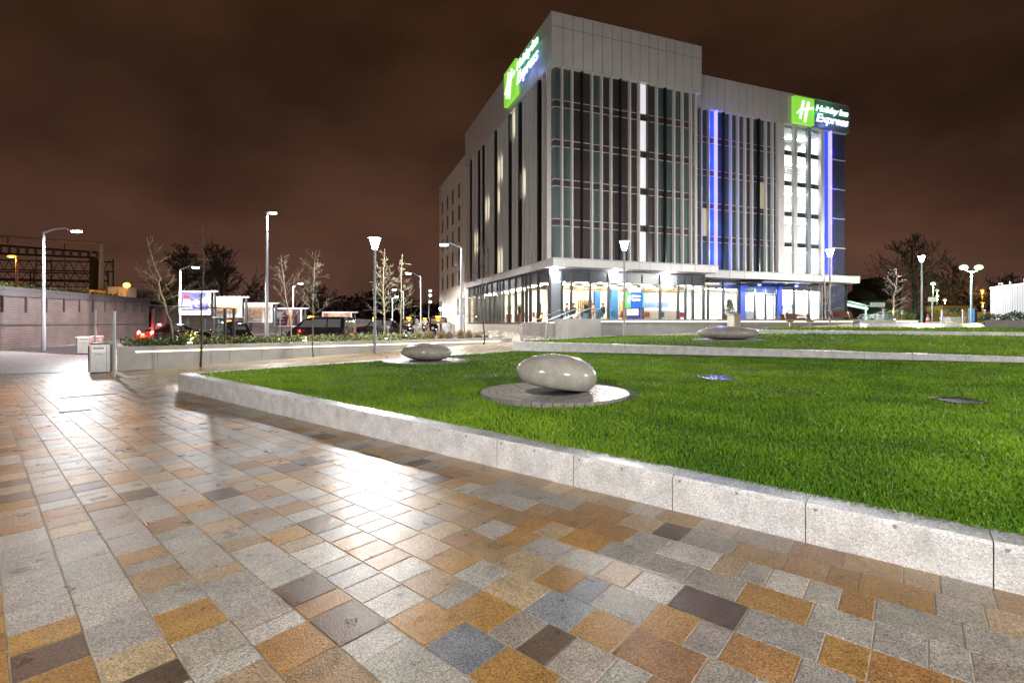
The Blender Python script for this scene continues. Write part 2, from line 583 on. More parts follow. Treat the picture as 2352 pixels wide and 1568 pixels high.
# ---- granite kerb walls of the lawn terraces
M_granite = wet_stone('pale silver granite', base=(0.78, 0.77, 0.76), rough=(0.45, 0.62), contrast=(0.62, 1.24), speck=105, bumps=60, bstr=0.2)
M_dark = mat('dark joint', (0.02, 0.02, 0.02), 0.9)
M_granite_top = wet_stone('grey granite top', base=(0.42, 0.43, 0.44), rough=(0.3, 0.5), speck=60, bumps=80, bstr=0.2)
def kerb(name, d, s0, s1, ztop, zbot, th, label, blk=0.98, left_to=None):
    root = thing(name, (*xy(s0, d), 0), label, 'kerb wall', 'granite kerbs of the lawn terraces')
    root_xy = xy(s0, d)
    mb, nt = MB(), MB()
    def P(s, dd, z):
        x, y = xy(s, dd)
        return (x - root_xy[0], y - root_xy[1], z)
    s = s0
    krng = random.Random(name)
    while s < s1:
        e_ = min(s1, s + blk)
        g, c = 0.0035, 0.022
        zt = [ztop(s), ztop(e_)]
        jit = krng.uniform(-0.003, 0.003)
        vs = []
        ng = 14 if d == 0 else 3               # rough split edge: the arris wanders a little
        for k in range(ng + 1):
            t = k / ng
            ss, z = s + g + (e_ - s - 2 * g) * t, zt[0] + (zt[1] - zt[0]) * t
            c1, c2 = c + krng.uniform(-.008, .010), c + krng.uniform(-.009, .009)
            if krng.random() < 0.06: c1 += 0.02
            jj = jit + krng.uniform(-.002, .002)
            vs += [P(ss, d + jj, zbot), P(ss, d + jj, z - c1), P(ss, d + c2 + jit, z), P(ss, d + th, z), P(ss, d + th, zbot)]
        fa, fb = [(4, 3, 2, 1, 0), tuple(ng * 5 + q for q in range(5))], []
        for k in range(ng):
            o = k * 5
            fa += [(o, o + 5, o + 6, o + 1), (o + 1, o + 6, o + 7, o + 2), (o + 3, o + 8, o + 9, o + 4)]
            fb.append((o + 2, o + 7, o + 8, o + 3))
        mb.add(vs, fa, 0)
        mb.add(vs, fb, 1)
        for q in (0.0, 0.46):
            if q * blk + s + 0.05 < e_:
                z = zt[0] + (zt[1] - zt[0]) * q
                s2 = s + 0.06 + q * blk
                vs2 = [P(s2 - 0.006, d - 0.002 + jit, z - 0.05), P(s2 + 0.007, d - 0.002 + jit, z - 0.046), P(s2 + 0.015, d - 0.002 + jit, z - 0.024), P(s2 - 0.012, d - 0.002 + jit, z - 0.024)]
                nt.add(vs2, [(0, 1, 2, 3)])
        s = e_
    if left_to:                            # the return along the left end
        dd = d + th + 0.01
        while dd < left_to:
            e_ = min(left_to, dd + blk)
            zt = [L(s_left(x) + .3, x) + 0.02 for x in (dd, e_)]
            vs = []
            for q, z in ((dd + 0.005, zt[0]), (e_ - 0.005, zt[1])):
                sl = s_left(q)
                vs += [P(sl, q, zbot), P(sl, q, z), P(sl + 0.16, q, z), P(sl + 0.16, q, zbot)]
            mb.add(vs, [(0, 1, 5, 4), (1, 2, 6, 5), (2, 3, 7, 6), (3, 2, 1, 0), (4, 5, 6, 7)], 0)
            dd = e_
    mb.build('granite_blocks', [M_granite, M_granite_top], root)
    nt.build('lifting_holes', mat('shadowy chip', (0.30, 0.30, 0.30), 0.8), root)
    return root
kerb('granite_kerb', 0.0, 0.0, 28.0, kt, -0.2, 0.26, 'long pale granite kerb along the coloured setts, the nearest one', left_to=D2 - 0.05)
kerb('granite_kerb', D2, 0.93, 34.0, lambda s: 0.84, 0.0, 0.22, 'pale granite kerb behind the two egg shaped stones on the near lawn', blk=0.96, left_to=D3 - 0.05)
kerb('granite_kerb', D3, 7.8, 44.0, lambda s: 1.26, 0.6, 0.22, 'low thin granite kerb farthest back, below the uppermost strip of lawn', blk=0.96, left_to=D4)
# ---- lawns
M_soil = mat('dark lawn soil', (0.045, 0.085, 0.014), 0.9, var=(9, 0.45), bump=(60, 0.6))
DISCS = []
def lawn(d0, d1, s1, inset):
    ss = list(np.arange(0, 1.0001, 1 / 60.0))
    dd = list(np.arange(0, 1.0001, 1 / 24.0))
    v, f = [], []
    for b in dd:
        d = d0 + inset + (d1 - d0 - inset - 0.12) * b
        for a in ss:
            s = s_left(d) + 0.12 + (s1 - s_left(d)) * a
            x, y = xy(s, d)
            v.append((x, y, L(s, d) + 0.02 * noise.noise(Vector((x * 0.5, y * 0.5, 0))) - 0.01))
    nx = len(ss)
    f = [(j * nx + i, j * nx + i + 1, (j + 1) * nx + i + 1, (j + 1) * nx + i) for j in range(len(dd) - 1) for i in range(nx - 1)]
    mb = MB()
    mb.add(v, f)
    return struct(mb.build('lawn', M_soil, smooth=True))
lawn(0, D2, 28, 0.25)
lawn(D2, D3, 34, 0.21)
lawn(D3, D4, 44, 0.21)
mb = MB()                                  # narrow mowing strip of setts at the foot of the second kerb
for i in range(110):
    s = 0.95 + i * 0.3
    P = [(*xy(a, b), L(a, D2 - 0.2) + 0.03) for a, b in ((s, D2 - 0.24), (s + 0.29, D2 - 0.24), (s + 0.29, D2 + 0.01), (s, D2 + 0.01))]
    mb.quad(*P)
struct(mb.build('mowing_strip', M_granite_top))

# ---- grass blades
STONES = [  # px, py of the disc centre, which height, disc radius, stone half length, half width, half height, lean, turn
    dict(disc=(1272, 903), r=1.27, c=0.05, h=(0.70, 0.50, 0.345), lean=-8, label='big pale granite egg leaning to the right, nearest of the stones'),
    dict(disc=(975, 829.5), r=1.25, c=0.05, h=(0.78, 0.55, 0.27), lean=-2, label='flat grey granite pebble by the path, left of the nearest stone'),
    dict(disc=(1672, 781.5), r=1.25, c=0.0, h=(1.13, 0.7, 0.26), lean=0, label='long dark granite pebble on the raised lawn before the terrace wall')]
for st in STONES:
    p = GP(*st['disc'], f=LW)
    st['p'] = p
    DISCS.append((p.x, p.y, st['r'] + 0.02))
    DISCS.append((p.x + 0.10, p.y + 0.12, st['r'] + 0.10))
GRATES = []
for px, py, w, h in ((1648, 869, 0.62, 0.75), (2200, 921, 0.52, 0.55)):
    p = GP(px, py, f=LW)
    GRATES.append((p, w, h))
def grass(seed, d0, d1, s1, dens, hgt):
    g = np.random.default_rng(seed)
    V, F, C = [], [], []
    N = int(dens)
    # sample by distance so that near grass is dense
    yy = g.random(N)
    Y = 2.6 * (36 / 2.6) ** yy if d0 == 0 else 9 * (40 / 9) ** yy
    X = (g.random(N) * 2 - 1) * (1.12 * Y + 1.5)
    u, w = X - OX, Y - OY
    S, Dd = u * ES[0] + w * ES[1], u * ED[0] + w * ED[1]
    sl = np.where(Dd <= D2, 0.08 * Dd, np.where(Dd <= D3, 0.93, 7.8))
    ok = (Dd > d0 + (0.205 if d0 == 0 else 0.235)) & (Dd < d1 - 0.24) & (S > sl + 0.15) & (S < s1)
    for (x, y, r) in DISCS: ok &= (X - x) ** 2 + (Y - y) ** 2 > r * r
    for p, gw, gh in GRATES: ok &= ~((abs(X - p.x) < gw * 0.5) & (abs(Y - p.y) < gh * 0.5))
    wear = np.array([noise.noise(Vector((x * 0.55, y * 0.55, 21))) if o_ else 0 for x, y, o_ in zip(X, Y, ok)])
    ok &= g.random(N) > np.clip((wear - 0.32) * 1.2, 0, 0.45)
    X, Y, S, Dd = X[ok], Y[ok], S[ok], Dd[ok]
    n = len(X)
    Z = np.array([L(a, b) for a, b in zip(S, Dd)]) - 0.012
    dist = np.sqrt(X * X + Y * Y)
    clump = np.array([noise.noise(Vector((x * 1.3, y * 1.3, 3))) for x, y in zip(X, Y)])
    big = np.array([noise.noise(Vector((x * 0.22, y * 0.22, 9))) for x, y in zip(X, Y)])
    h = hgt * (0.55 + 0.8 * g.random(n)) * (1 + 0.5 * clump)
    wd = 0.0013 + 0.00075 * dist * g.uniform(0.7, 1.4, n)
    an = g.random(n) * 2 * np.pi
    ln = g.random(n) ** 1.2 * 1.1 * h
    la = g.random(n) * 2 * np.pi
    dx, dy = np.cos(an) * wd, np.sin(an) * wd
    bx, by = np.cos(la) * ln, np.sin(la) * ln
    base = np.stack([X, Y, Z], 1)
    v0 = base + np.stack([-dx, -dy, np.zeros(n)], 1)
    v1 = base + np.stack([dx, dy, np.zeros(n)], 1)
    v2 = base + np.stack([bx * 0.35 + dx * .8, by * 0.35 + dy * .8, h * 0.6], 1)
    v3 = base + np.stack([bx * 0.35 - dx * .8, by * 0.35 - dy * .8, h * 0.6], 1)
    v4 = base + np.stack([bx, by, h], 1)
    vs = np.stack([v0, v1, v2, v3, v4], 1).reshape(-1, 3)
    me = bpy.data.meshes.new('grass')
    me.vertices.add(5 * n)
    me.vertices.foreach_set('co', vs.ravel().astype(np.float32))
    idx = (np.arange(n) * 5)[:, None]
    loops = np.concatenate([idx + np.array([0, 1, 2, 3]), idx + np.array([3, 2, 4])], 1).ravel()
    me.loops.add(7 * n)
    me.loops.foreach_set('vertex_index', loops.astype(np.int32))
    me.polygons.add(2 * n)
    stt = (np.arange(n) * 7)[:, None] + np.array([0, 4])
    me.polygons.foreach_set('loop_start', stt.ravel().astype(np.int32))
    me.update(calc_edges=True)
    t = np.clip(0.5 + 0.45 * clump + 0.6 * big + 0.30 * (g.random(n) - 0.5), 0, 1)[:, None]
    c1, c2, c3 = np.array([0.075, 0.185, 0.008]), np.array([0.26, 0.44, 0.026]), np.array([0.34, 0.36, 0.07])
    col = c1 * (1 - t) + c2 * t
    dry = (g.random(n) < 0.018)[:, None]
    col = np.where(dry, c3, col)
    col = np.concatenate([col, np.ones((n, 1))], 1)
    ca = me.color_attributes.new('blade_colour', 'FLOAT_COLOR', 'POINT')
    ca.data.foreach_set('color', np.repeat(col, 5, 0).astype(np.float32).ravel())
    me.materials.append(M_blade)
    o = bpy.data.objects.new('grass', me)
    COL.objects.link(o)
    return struct(o, 'stuff')
M_blade = bpy.data.materials.new('grass blades')
M_blade.use_nodes = True
_nt = M_blade.node_tree
_a = _nt.nodes.new('ShaderNodeAttribute')
_a.attribute_name = 'blade_colour'
_b = _nt.nodes['Principled BSDF']
_nt.links.new(_a.outputs['Color'], _b.inputs['Base Color'])
_b.inputs['Roughness'].default_value = 0.42
_b.inputs['Specular IOR Level'].default_value = 0.18
grass(1, 0.0, D2, 26, 620000, 0.042)
grass(2, D2, D3, 32, 170000, 0.06)
grass(3, D3, D4, 42, 90000, 0.08)

# ---- the stone sculptures on their discs, and the grates in the lawn
M_egg = wet_stone('polished speckled granite', base=(0.52, 0.49, 0.43), rough=(0.10, 0.20), contrast=(0.72, 1.16), speck=120, bumps=160, bstr=0.05)
M_egg2 = wet_stone('polished brown granite', base=(0.50, 0.465, 0.42), rough=(0.10, 0.20), contrast=(0.66, 1.2), speck=90, bumps=160, bstr=0.05)
M_disc = wet_stone('ring paving of small setts', base=(0.33, 0.31, 0.295), rough=(0.25, 0.4), speck=70, bumps=60, bstr=0.4)
for i, st in enumerate(STONES):
    p = st['p']
    dsc = MB()
    zt = 0.035
    rad = 0.50
    dsc.lathe([(0.49, -0.25), (0.49, zt)], 40, mi=1)
    ring = 0
    while rad < st['r'] - 0.01:            # rings of small wedge stones
        r1 = min(st['r'], rad + 0.125)
        nst = int(2 * math.pi * rad / 0.16)
        for k in range(nst):
            a0, a1 = (k + 0.5 * (ring % 2)) * 2 * math.pi / nst, (k + 1 + 0.5 * (ring % 2)) * 2 * math.pi / nst
            g = 0.006
            zz = zt + 0.006 * rng.random()
            poly = [(r * math.cos(a), r * math.sin(a)) for r, a in ((rad + g, a0 + g / rad), (r1 - g, a0 + g / rad), (r1 - g, a1 - g / rad), (rad + g, a1 - g / rad))]
            dsc.prism(poly, -0.25, zz)
        rad = r1
        ring += 1
    d_o = dsc.build('paved_disc', [M_disc, mat('dark gravel', (0.035, 0.033, 0.03), 0.85, var=(70, 0.6), bump=(90, 1.0))], None, p)
    tag(d_o, ('disc of ring paving under the nearest leaning stone', 'pale disc of ring paving under the flat pebble by the path', 'thin disc of paving under the long dark pebble on the raised lawn')[i], 'paved disc', 'paved discs under the stones')
    eg = MB()
    eg.ell((0, 0, 0), st['h'], 48, 32)
    c, s_ = math.cos(R(st['lean'])), math.sin(R(st['lean']))
    hx, hy, hz = st['h']
    def egg(x, y, z):
        k = 1 + 0.10 * (x / hx) * (1 if i == 0 else 0.3)          # a little blunter on one end
        z = z * k
        y = y * k
        fl = 0.62 if i == 0 else 0.86
        if z < -fl * hz: z = -fl * hz + (z + fl * hz) * 0.3  # flattened where it stands
        return (x * c - z * s_, y, x * s_ + z * c)
    remap(eg, egg)
    zmin = min(v[2] for v in eg.v)
    eo = eg.build('stone_sculpture', M_egg if i == 0 else M_egg2, None, (p.x + st['c'], p.y - 0.02, p.z + zt + 0.004 - zmin), rotz=R(8 if i == 0 else 0), smooth=True)
    tag(eo, st['label'], 'stone sculpture', 'polished granite stones on the lawns')
M_steel = mat('brushed stainless steel', (0.55, 0.55, 0.54), 0.32, metal=1.0, var=(6, 0.1))
M_steel_m = mat('dull galvanised steel', (0.36, 0.36, 0.36), 0.5, metal=0.6)
M_grate = mat('dark cast iron', (0.03, 0.03, 0.03), 0.55)
M_bluecover = mat('wet polished steel cover', (0.5, 0.5, 0.52), 0.2, metal=1.0, bump=(14, 0.5, 0.02))
for i, (p, w, h) in enumerate(GRATES):
    root = thing('drain_grate', (p.x, p.y, p.z), ('square wet cover glinting blue in the middle of the near lawn', 'dark slotted metal grate sunk in the right side of the near lawn')[i], 'drain grate')
    fr = MB()
    for a, b in (((-w / 2, -h / 2), (w / 2, -h / 2 + 0.05)), ((-w / 2, h / 2 - 0.05), (w / 2, h / 2)), ((-w / 2, -h / 2 + 0.05), (-w / 2 + 0.05, h / 2 - 0.05)), ((w / 2 - 0.05, -h / 2 + 0.05), (w / 2, h / 2 - 0.05))):
        fr.box((*a, -0.12), (*b, 0.02))
    fr.build('frame', M_grate if i else M_bluecover, root)
    br = MB()
    nb = 12 if i else 20
    for k in range(nb):
        x = -w / 2 + 0.06 + (w - 0.12) * (k + 0.5) / nb
        br.box((x - w / nb * 0.24, -h / 2 + 0.05, -0.05), (x + w / nb * 0.24, h / 2 - 0.05, 0.012))
    for k in range(4):
        y = -h / 2 + 0.05 + (h - 0.1) * (k + 0.5) / 4
        br.box((-w / 2 + 0.05, y - 0.02, -0.06), (w / 2 - 0.05, y + 0.02, 0.008))
    br.build('bars', M_grate if i else M_bluecover, root)
    pit = MB()
    pit.box((-w / 2, -h / 2, -0.2), (w / 2, h / 2, -0.13))
    pit.build('pit', M_dark, root)
# two small inspection covers among the setts
for px, py, w, h, lb in ((205, 908, 0.95, 0.42, 'larger oblong inspection cover set in the wet setts before the bin'), (172, 943, 0.42, 0.36, 'small square inspection cover set in the wet setts')):
    p = GP(px, py)
    root = thing('inspection_cover', (p.x, p.y, p.z), lb, 'inspection cover', rotz=R(44))
    mb = MB()
    mb.cbox((0, 0, 0.0), (w / 2, h / 2, 0.021))
    mb.build('frame', M_steel_m, root)
    mb = MB()
    mb.cbox((0, 0, 0.01), (w / 2 - 0.02, h / 2 - 0.02, 0.0135))
    mb.build('lid', M_granite_top, root)
# ---------------------------------------------------------------- the hotel
CO = Vector((2.89, 36.0, 0))
BR = R(20)
UR, UL = Vector((math.cos(BR), math.sin(BR), 0)), Vector((-math.sin(BR), math.cos(BR), 0))
def Wb(a, b, z): return CO + UR * a + UL * b + Vector((0, 0, z))
def aR(px, b):                             # where a pixel column meets a plane of the street front
    k = (px - CX) / FPX
    return (36 * k - CO.x + b * (0.9397 * k + 0.342)) / (0.9397 - 0.342 * k)
def bL(px, a):                             # the same for the long side front
    k = (px - CX) / FPX
    return (CO.x + 0.9397 * a - k * (36 + 0.342 * a)) / (0.342 + 0.9397 * k)

M_panel = mat('light grey metal cladding', (0.505, 0.495, 0.485), 0.42, metal=0.0, var=(0.7, 0.06), bump=(1.2, 0.08, 0.02))
M_panel2 = mat('beige stone panel', (0.62, 0.56, 0.48), 0.6, var=(1.5, 0.06), bump=(30, 0.05))
M_core = mat('dark backing', (0.012, 0.012, 0.013), 0.8)
M_fin = mat('pale fin', (0.56, 0.535, 0.515), 0.38, var=(1.5, 0.04))
M_black = mat('black fin', (0.008, 0.009, 0.012), 0.3)
M_trim = mat('pale window trim', (0.52, 0.50, 0.49), 0.4)
M_brown = mat('dark brown cladding', (0.050, 0.040, 0.040), 0.42, var=(1.0, 0.12))
M_dgrey = mat('dark grey window metal', (0.045, 0.05, 0.058), 0.32)
M_greypanel = mat('mid grey glossy panel', (0.22, 0.24, 0.27), 0.25)
M_navy = mat('dark blue grey cladding', (0.045, 0.05, 0.08), 0.3, var=(0.8, 0.08))
M_white = mat('white interior paint', (0.8, 0.79, 0.77), 0.6)
M_warmwall = mat('warm white interior paint', (0.80, 0.74, 0.66), 0.6)
M_floor = mat('pale interior floor', (0.5, 0.45, 0.4), 0.35)
M_wood = mat('light wood', (0.45, 0.27, 0.14), 0.45, var=(5, 0.2))
M_glass = glass_mat('clear glass', (0.90, 0.94, 0.93))
M_glass2 = glass_mat('grey glass', (0.62, 0.67, 0.66))
def curtain_mat(name, col, dark, lit=None, estr=0.0):
    """a window with a drawn curtain close behind the glass: soft upright folds, glossy pane"""
    m = bpy.data.materials.new(name)
    m.use_nodes = True
    nt = m.node_tree
    b = nt.nodes['Principled BSDF']
    tc = nt.nodes.new('ShaderNodeTexCoord')
    mp = nt.nodes.new('ShaderNodeMapping')
    mp.inputs['Scale'].default_value = (9, 9, 0.12)
    nz = nt.nodes.new('ShaderNodeTexNoise')
    nz.inputs['Scale'].default_value = 1.0
    nz.inputs['Detail'].default_value = 3
    cr = nt.nodes.new('ShaderNodeValToRGB')
    cr.color_ramp.elements[0].position = 0.35
    cr.color_ramp.elements[1].position = 0.66
    cr.color_ramp.elements[0].color = (*dark, 1)
    cr.color_ramp.elements[1].color = (*col, 1)
    nt.links.new(tc.outputs['Object'], mp.inputs['Vector'])
    nt.links.new(mp.outputs[0], nz.inputs['Vector'])
    nt.links.new(nz.outputs['Fac'], cr.inputs['Fac'])
    nt.links.new(cr.outputs[0], b.inputs['Base Color'])
    b.inputs['Roughness'].default_value = 0.6
    b.inputs['Coat Weight'].default_value = 0.8
    b.inputs['Coat Roughness'].default_value = 0.04
    if lit:
        nt.links.new(cr.outputs[0], b.inputs['Emission Color'])
        b.inputs['Emission Strength'].default_value = estr
    MATS[name] = m
    return m
M_teal = curtain_mat('window with teal curtain', (0.080, 0.122, 0.118), (0.038, 0.064, 0.064))
M_teal2 = curtain_mat('dim window with grey green curtain', (0.062, 0.10, 0.105), (0.030, 0.05, 0.055))
M_litwin = curtain_mat('lit window with cream curtain', (0.62, 0.58, 0.36), (0.42, 0.40, 0.24), lit=True, estr=0.22)
M_litcor = mat('lit white corridor window', (0.6, 0.6, 0.6), 0.5, emit=(0.95, 0.95, 1.0), estr=0.65)
M_blueglass = mat('glass with painted blue glow', (0.02, 0.05, 0.5), 0.3, emit=(0.01, 0.07, 1.0), estr=0.8)  # blue spill of the strips put into the glass as emission
M_bluestrip = mat('blue light strip', (0.1, 0.1, 0.5), 0.4, emit=(0.30, 0.25, 1.0), estr=2.3)
M_glow = emission('bright ceiling lamp', (1.0, 0.93, 0.82), 9.0)
M_glowc = emission('cool ceiling lamp', (1.0, 1.0, 0.98), 9.0)
M_led = emission('warm light strip', (1.0, 0.80, 0.42), 5.0)

HOT = thing('hotel_building', CO, 'large corner hotel block with pale vertical fins, black bays and blue light strips', 'hotel building', rotz=BR)
def part(name, mb, m, parent=HOT, smooth=False, label=None):
    o = mb.build(name, m, parent, smooth=smooth)
    if label: o['label'] = label
    return o
Z0 = 6.27
ROWS = [(18.06, 20.45), (15.13, 17.54), (12.20, 14.61), (9.26, 11.68), (6.27, 8.75)]
BANDS = [(17.54, 18.06), (14.61, 15.13), (11.68, 12.20), (8.75, 9.26)]

# parapets: cladding sheets with open joints on a dark core
def clad(mb, axis_, plane, edges, zs, th=0.03, gap=0.02, sgn=-1):
    """sheets in front (sgn -1) of a plane of constant b ('R') or constant a ('L')"""
    for e0, e1 in zip(edges[:-1], edges[1:]):
        for z0, z1 in zip(zs[:-1], zs[1:]):
            lo, hi = sorted((plane, plane + sgn * th))
            if axis_ == 'R': mb.box((e0 + gap, lo, z0 + gap), (e1 - gap, hi, z1 - gap))
            else: mb.box((lo, e0 + gap, z0 + gap), (hi, e1 - gap, z1 - gap))
fin_a = [0.917 + 0.834 * i for i in range(15)]
fin_b = [0.90 + 0.834 * i for i in range(29)]
mb, cl = MB(), MB()
mb.box((0.03, 0.03, 20.45), (13.55, 25.0, 24.2))
clad(cl, 'R', 0.03, [0.0] + fin_a + [13.57], [20.45, 23.25, 24.26])
clad(cl, 'L', 0.03, [0.0] + fin_b[::2] + [25.0], [20.45, 23.25, 24.26])
cl.box((0.0, 0.0, 24.265), (13.57, 25.0, 24.31))
o = part('tall_parapet', mb, M_core)
part('cladding', cl, M_panel, o)
sof = MB()
sof.box((0.0, 0.0, 20.42), (13.57, 0.5, 20.447))
sof.box((0.0, 0.5, 20.42), (0.5, 25.0, 20.447))
part('soffit', sof, M_panel, o)
mb, cl = MB(), MB()
mb.box((13.6, 2.13, 20.45), (33.4, 9.0, 23.2))
fin_c = [15.44 + 0.828 * j for j in range(12)]
clad(cl, 'R', 2.13, [13.62] + [14.61] + fin_c[:11] + [24.6, 25.3, 26.0, 27.5, 29, 30.5, 32, 33.45], [20.45, 23.25])
cl.box((13.6, 2.1, 23.255), (33.45, 9.0, 23.3))
o = part('low_parapet', mb, M_core)
part('cladding', cl, M_panel, o)
sof = MB()
sof.box((13.6, 2.1, 20.42), (33.45, 2.6, 20.447))
part('soffit', sof, M_panel, o)
# dark body behind the glazing
mb = MB()
mb.box((0.45, 0.45, 6.2), (13.3, 24.9, 20.42))
mb.box((13.3, 2.55, 6.2), (25.0, 9.0, 20.42))
mb.box((31.4, 2.55, 1.6), (33.4, 9.0, 20.42))
mb.box((25.0, 6.3, 6.2), (31.4, 9.0, 20.42))
part('building_core', mb, M_core)
# street front, tall block
kinds = 'tt' + 'bbtbbbbLbtttt'      # corner bay, then the bays between the fins
edges = [0.35] + fin_a + [13.05]
kinds = ['t', 't', 'b', 'b', 't', 'b', 'b', 'b', 'b', 'L', 'b', 't', 't', 't', 't', 't']
def bay(k, e0, e1, b, rows, lit=()):
    for ri, (z0, z1) in enumerate(rows):
        mb = MB()
        mb.box((e0, b, z0), (e1, b + 0.04, z1))
        if ri in lit: part('window', mb, M_litwin, label='lit window with a cream curtain')
        elif k == 't': part('window', mb, M_teal)
        elif k == 'd': part('window', mb, M_teal2)
        elif k == 'L': part('window', mb, M_litcor, label='tall white lit corridor window')
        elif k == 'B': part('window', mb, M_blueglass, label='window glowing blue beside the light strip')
        else: part('dark_panel', mb, M_brown)
for k, e0, e1 in zip(kinds, edges[:-1], edges[1:]): bay(k, e0 + 0.01, e1 - 0.01, 0.36, ROWS)
mb = MB()
for z0, z1 in ROWS: mb.box((0.36, 0.41, z0), (0.40, fin_b[0], z1))
part('corner_window', mb, M_teal)
for z0, z1 in BANDS:
    mb, tr = MB(), MB()
    mb.box((0.35, 0.35, z0), (13.05, 0.40, z1))
    mb.box((0.35, 0.401, z0), (0.40, 24.8, z1))
    for z in (z0, z1):
        tr.box((0.31, 0.31, z - 0.02), (13.35, 0.349, z + 0.02))
        tr.box((0.31, 0.35, z - 0.035), (0.349, 24.8, z + 0.035))
    o = part('spandrel_band', mb, M_brown)
    part('trim', tr, M_trim, o)
for i, a in enumerate(fin_a):
    mb = MB()
    w = 0.052
    if i in (2, 6, 11): mb.box((a - 0.06, 0.08, 6.27), (a + 0.06, 0.35, 20.41)); m = M_black
    elif i == 9: mb.box((a - 0.06, 0.1, 6.27), (a + 0.06, 0.35, 20.41)); m = M_dgrey
    else: mb.box((a - w, 0.05, 6.27), (a + w, 0.35, 20.41)); m = M_fin
    part('fin', mb, m)
mb = MB()
mb.box((13.0, 0.1, 6.27), (13.2, 0.35, 20.41))
part('fin', mb, M_fin)
# long side front: deep fins seen edge-on, windows and lit rooms between them
mb = MB()
for z0, z1 in ROWS: mb.box((0.40, fin_b[0], z0), (0.44, 24.9, z1))
part('side_glazing', mb, M_teal2)
blk = [bL(px, 0) for px in (1079.5, 1099, 1109, 1138, 1166, 1190, 1234)]
for i, b in enumerate(fin_b):
    near = min(abs(b - q) for q in blk)
    mb = MB()
    if near < 0.42: mb.box((0.0, b - 0.12, 6.27), (0.35, b + 0.12, 20.41)); m = M_black
    else: mb.box((0.0, b - 0.08, 6.27), (0.35, b + 0.08, 20.41)); m = M_fin
    part('side_fin', mb, m)
M_litroom = emission('lit room', (1.0, 0.94, 0.66), 3.6)
for i, row in ((5, 2), (6, 2), (12, 1), (13, 1), (13, 2), (17, 2), (18, 2), (22, 3), (23, 3), (13, 4), (12, 4), (9, 0), (8, 0)):
    b0, b1 = fin_b[i] + 0.1, fin_b[i + 1] - 0.1
    z0, z1 = ROWS[row]
    mb = MB()
    mb.box((0.375, b0 + 0.1, z0 + 0.1), (0.395, b1, z1 - 0.15))
    part('lit_window', mb, M_litroom)
mb = MB()
mb.box((0.0, 24.9, 6.27), (1.1, 25.05, 20.41))
part('end_wall', mb, M_panel2)
# second block of the street front
e2 = [14.0, 14.61] + fin_c[:12]
k2 = ['d', 'd', 'd', 'B', 'd', 'd', 'd', 'd', 'b', 'd', 'd', 'd', 'b']
lit2 = {0: (3,), 2: (3,), 10: (2,)}
for j, (k, e0, e1) in enumerate(zip(k2, e2[:-1], e2[1:])):
    bay(k, e0 + 0.01, e1 - 0.01, 2.46, ROWS, lit=lit2.get(j, ()))
for z0, z1 in BANDS:
    mb, tr = MB(), MB()
    mb.box((13.9, 2.45, z0), (24.5, 2.50, z1))
    for z in (z0, z1): tr.box((13.9, 2.41, z - 0.022), (24.5, 2.449, z + 0.022))
    o = part('spandrel_band', mb, M_brown)
    part('trim', tr, M_trim, o)
for j, a in enumerate([14.61] + fin_c[:11]):
    mb = MB()
    if j == 3:
        mb.box((a - 0.06, 2.12, 6.27), (a + 0.06, 2.44, 20.6)); o = part('blue_light_fin', mb, M_bluestrip)
    elif j in (4, 9):
        mb.box((a - 0.07, 2.16, 6.27), (a + 0.07, 2.45, 20.41)); part('fin', mb, M_black)
    else:
        mb.box((a - 0.055, 2.14, 6.27), (a + 0.055, 2.45, 20.41)); part('fin', mb, M_fin)
mb = MB()
mb.box((24.3, 2.1, 6.27), (25.05, 2.45, 20.41))
part('fin', mb, M_fin)
ab = fin_c[2]
for zz, pw in ((7.6, 110), (10.2, 60), (13, 35), (16, 25), (19, 22)): light(HOT, (ab - 0.3, 1.75, zz), pw, (0.06, 0.1, 1.0), 0.1, name='blue_strip_light')
# stair tower: glazed shaft with landings, white walls and ceiling lamps
A0, A1 = 25.07, 30.5
mb = MB()
mb.box((A0 - 0.05, 5.9, 6.2), (A1 + 0.5, 6.2, 20.4))
mb.box((A0 - 0.2, 2.5, 6.2), (A0 - 0.02, 5.9, 20.4))
mb.box((A1 + 0.35, 2.5, 6.2), (A1 + 0.5, 5.9, 20.4))
part('stairwell_wall', mb, M_white)
a_c1, a_c2, a_c3 = aR(1824, 2.3), aR(1856, 2.3), aR(1886, 2.3)
for z0, z1 in BANDS + [(5.8, 6.27), (20.35, 20.42)]:
    mb = MB()
    mb.box((A0, 2.6, z1 - 0.22), (A1 + 0.3, 5.9, z1 - 0.02))
    o = part('landing', mb, M_white)
    if z1 < 20:
        ed = MB()
        ed.box((A0, 2.47, z0 + 0.06), (A1, 2.58, z1 - 0.04))
        part('landing_edge', ed, M_dgrey, o)
for z0, z1 in ROWS:
    lp = MB()
    for aa in (26.2, 28.2, 29.9): lp.cbox((aa, 4.2, z1 - 0.08 if z1 < 20 else 20.12), (0.45, 0.3, 0.02))
    part('stair_lamp', lp, emission('stairwell ceiling lamp', (1.0, 1.0, 0.98), 75.0))
    dr = MB()
    dr.box((27.55, 5.82, z0), (28.6, 5.88, z0 + 2.05))
    o = part('stair_door', dr, mat('pale grey door', (0.42, 0.44, 0.46), 0.5))
    pn = MB()
    pn.box((27.75, 5.79, z0 + 0.9), (28.4, 5.815, z0 + 1.85))
    part('door_pane', pn, M_dgrey, o)
    rl = MB()
    rl.tube([(A0 + 0.3, 3.2, z0 + 1.0), (A1 - 0.2, 3.2, z0 + 1.0)], 0.03, 6)
    rl.tube([(A0 + 0.3, 5.2, z0 + 0.1), (A0 + 2.4, 4.6, z1)], 0.04, 6)
    part('stair_rail', rl, M_greypanel)
gl = MB()
gl.box((A0, 2.44, 6.27), (A1 - 0.2, 2.455, 20.41))
part('stair_glass', gl, M_glass)
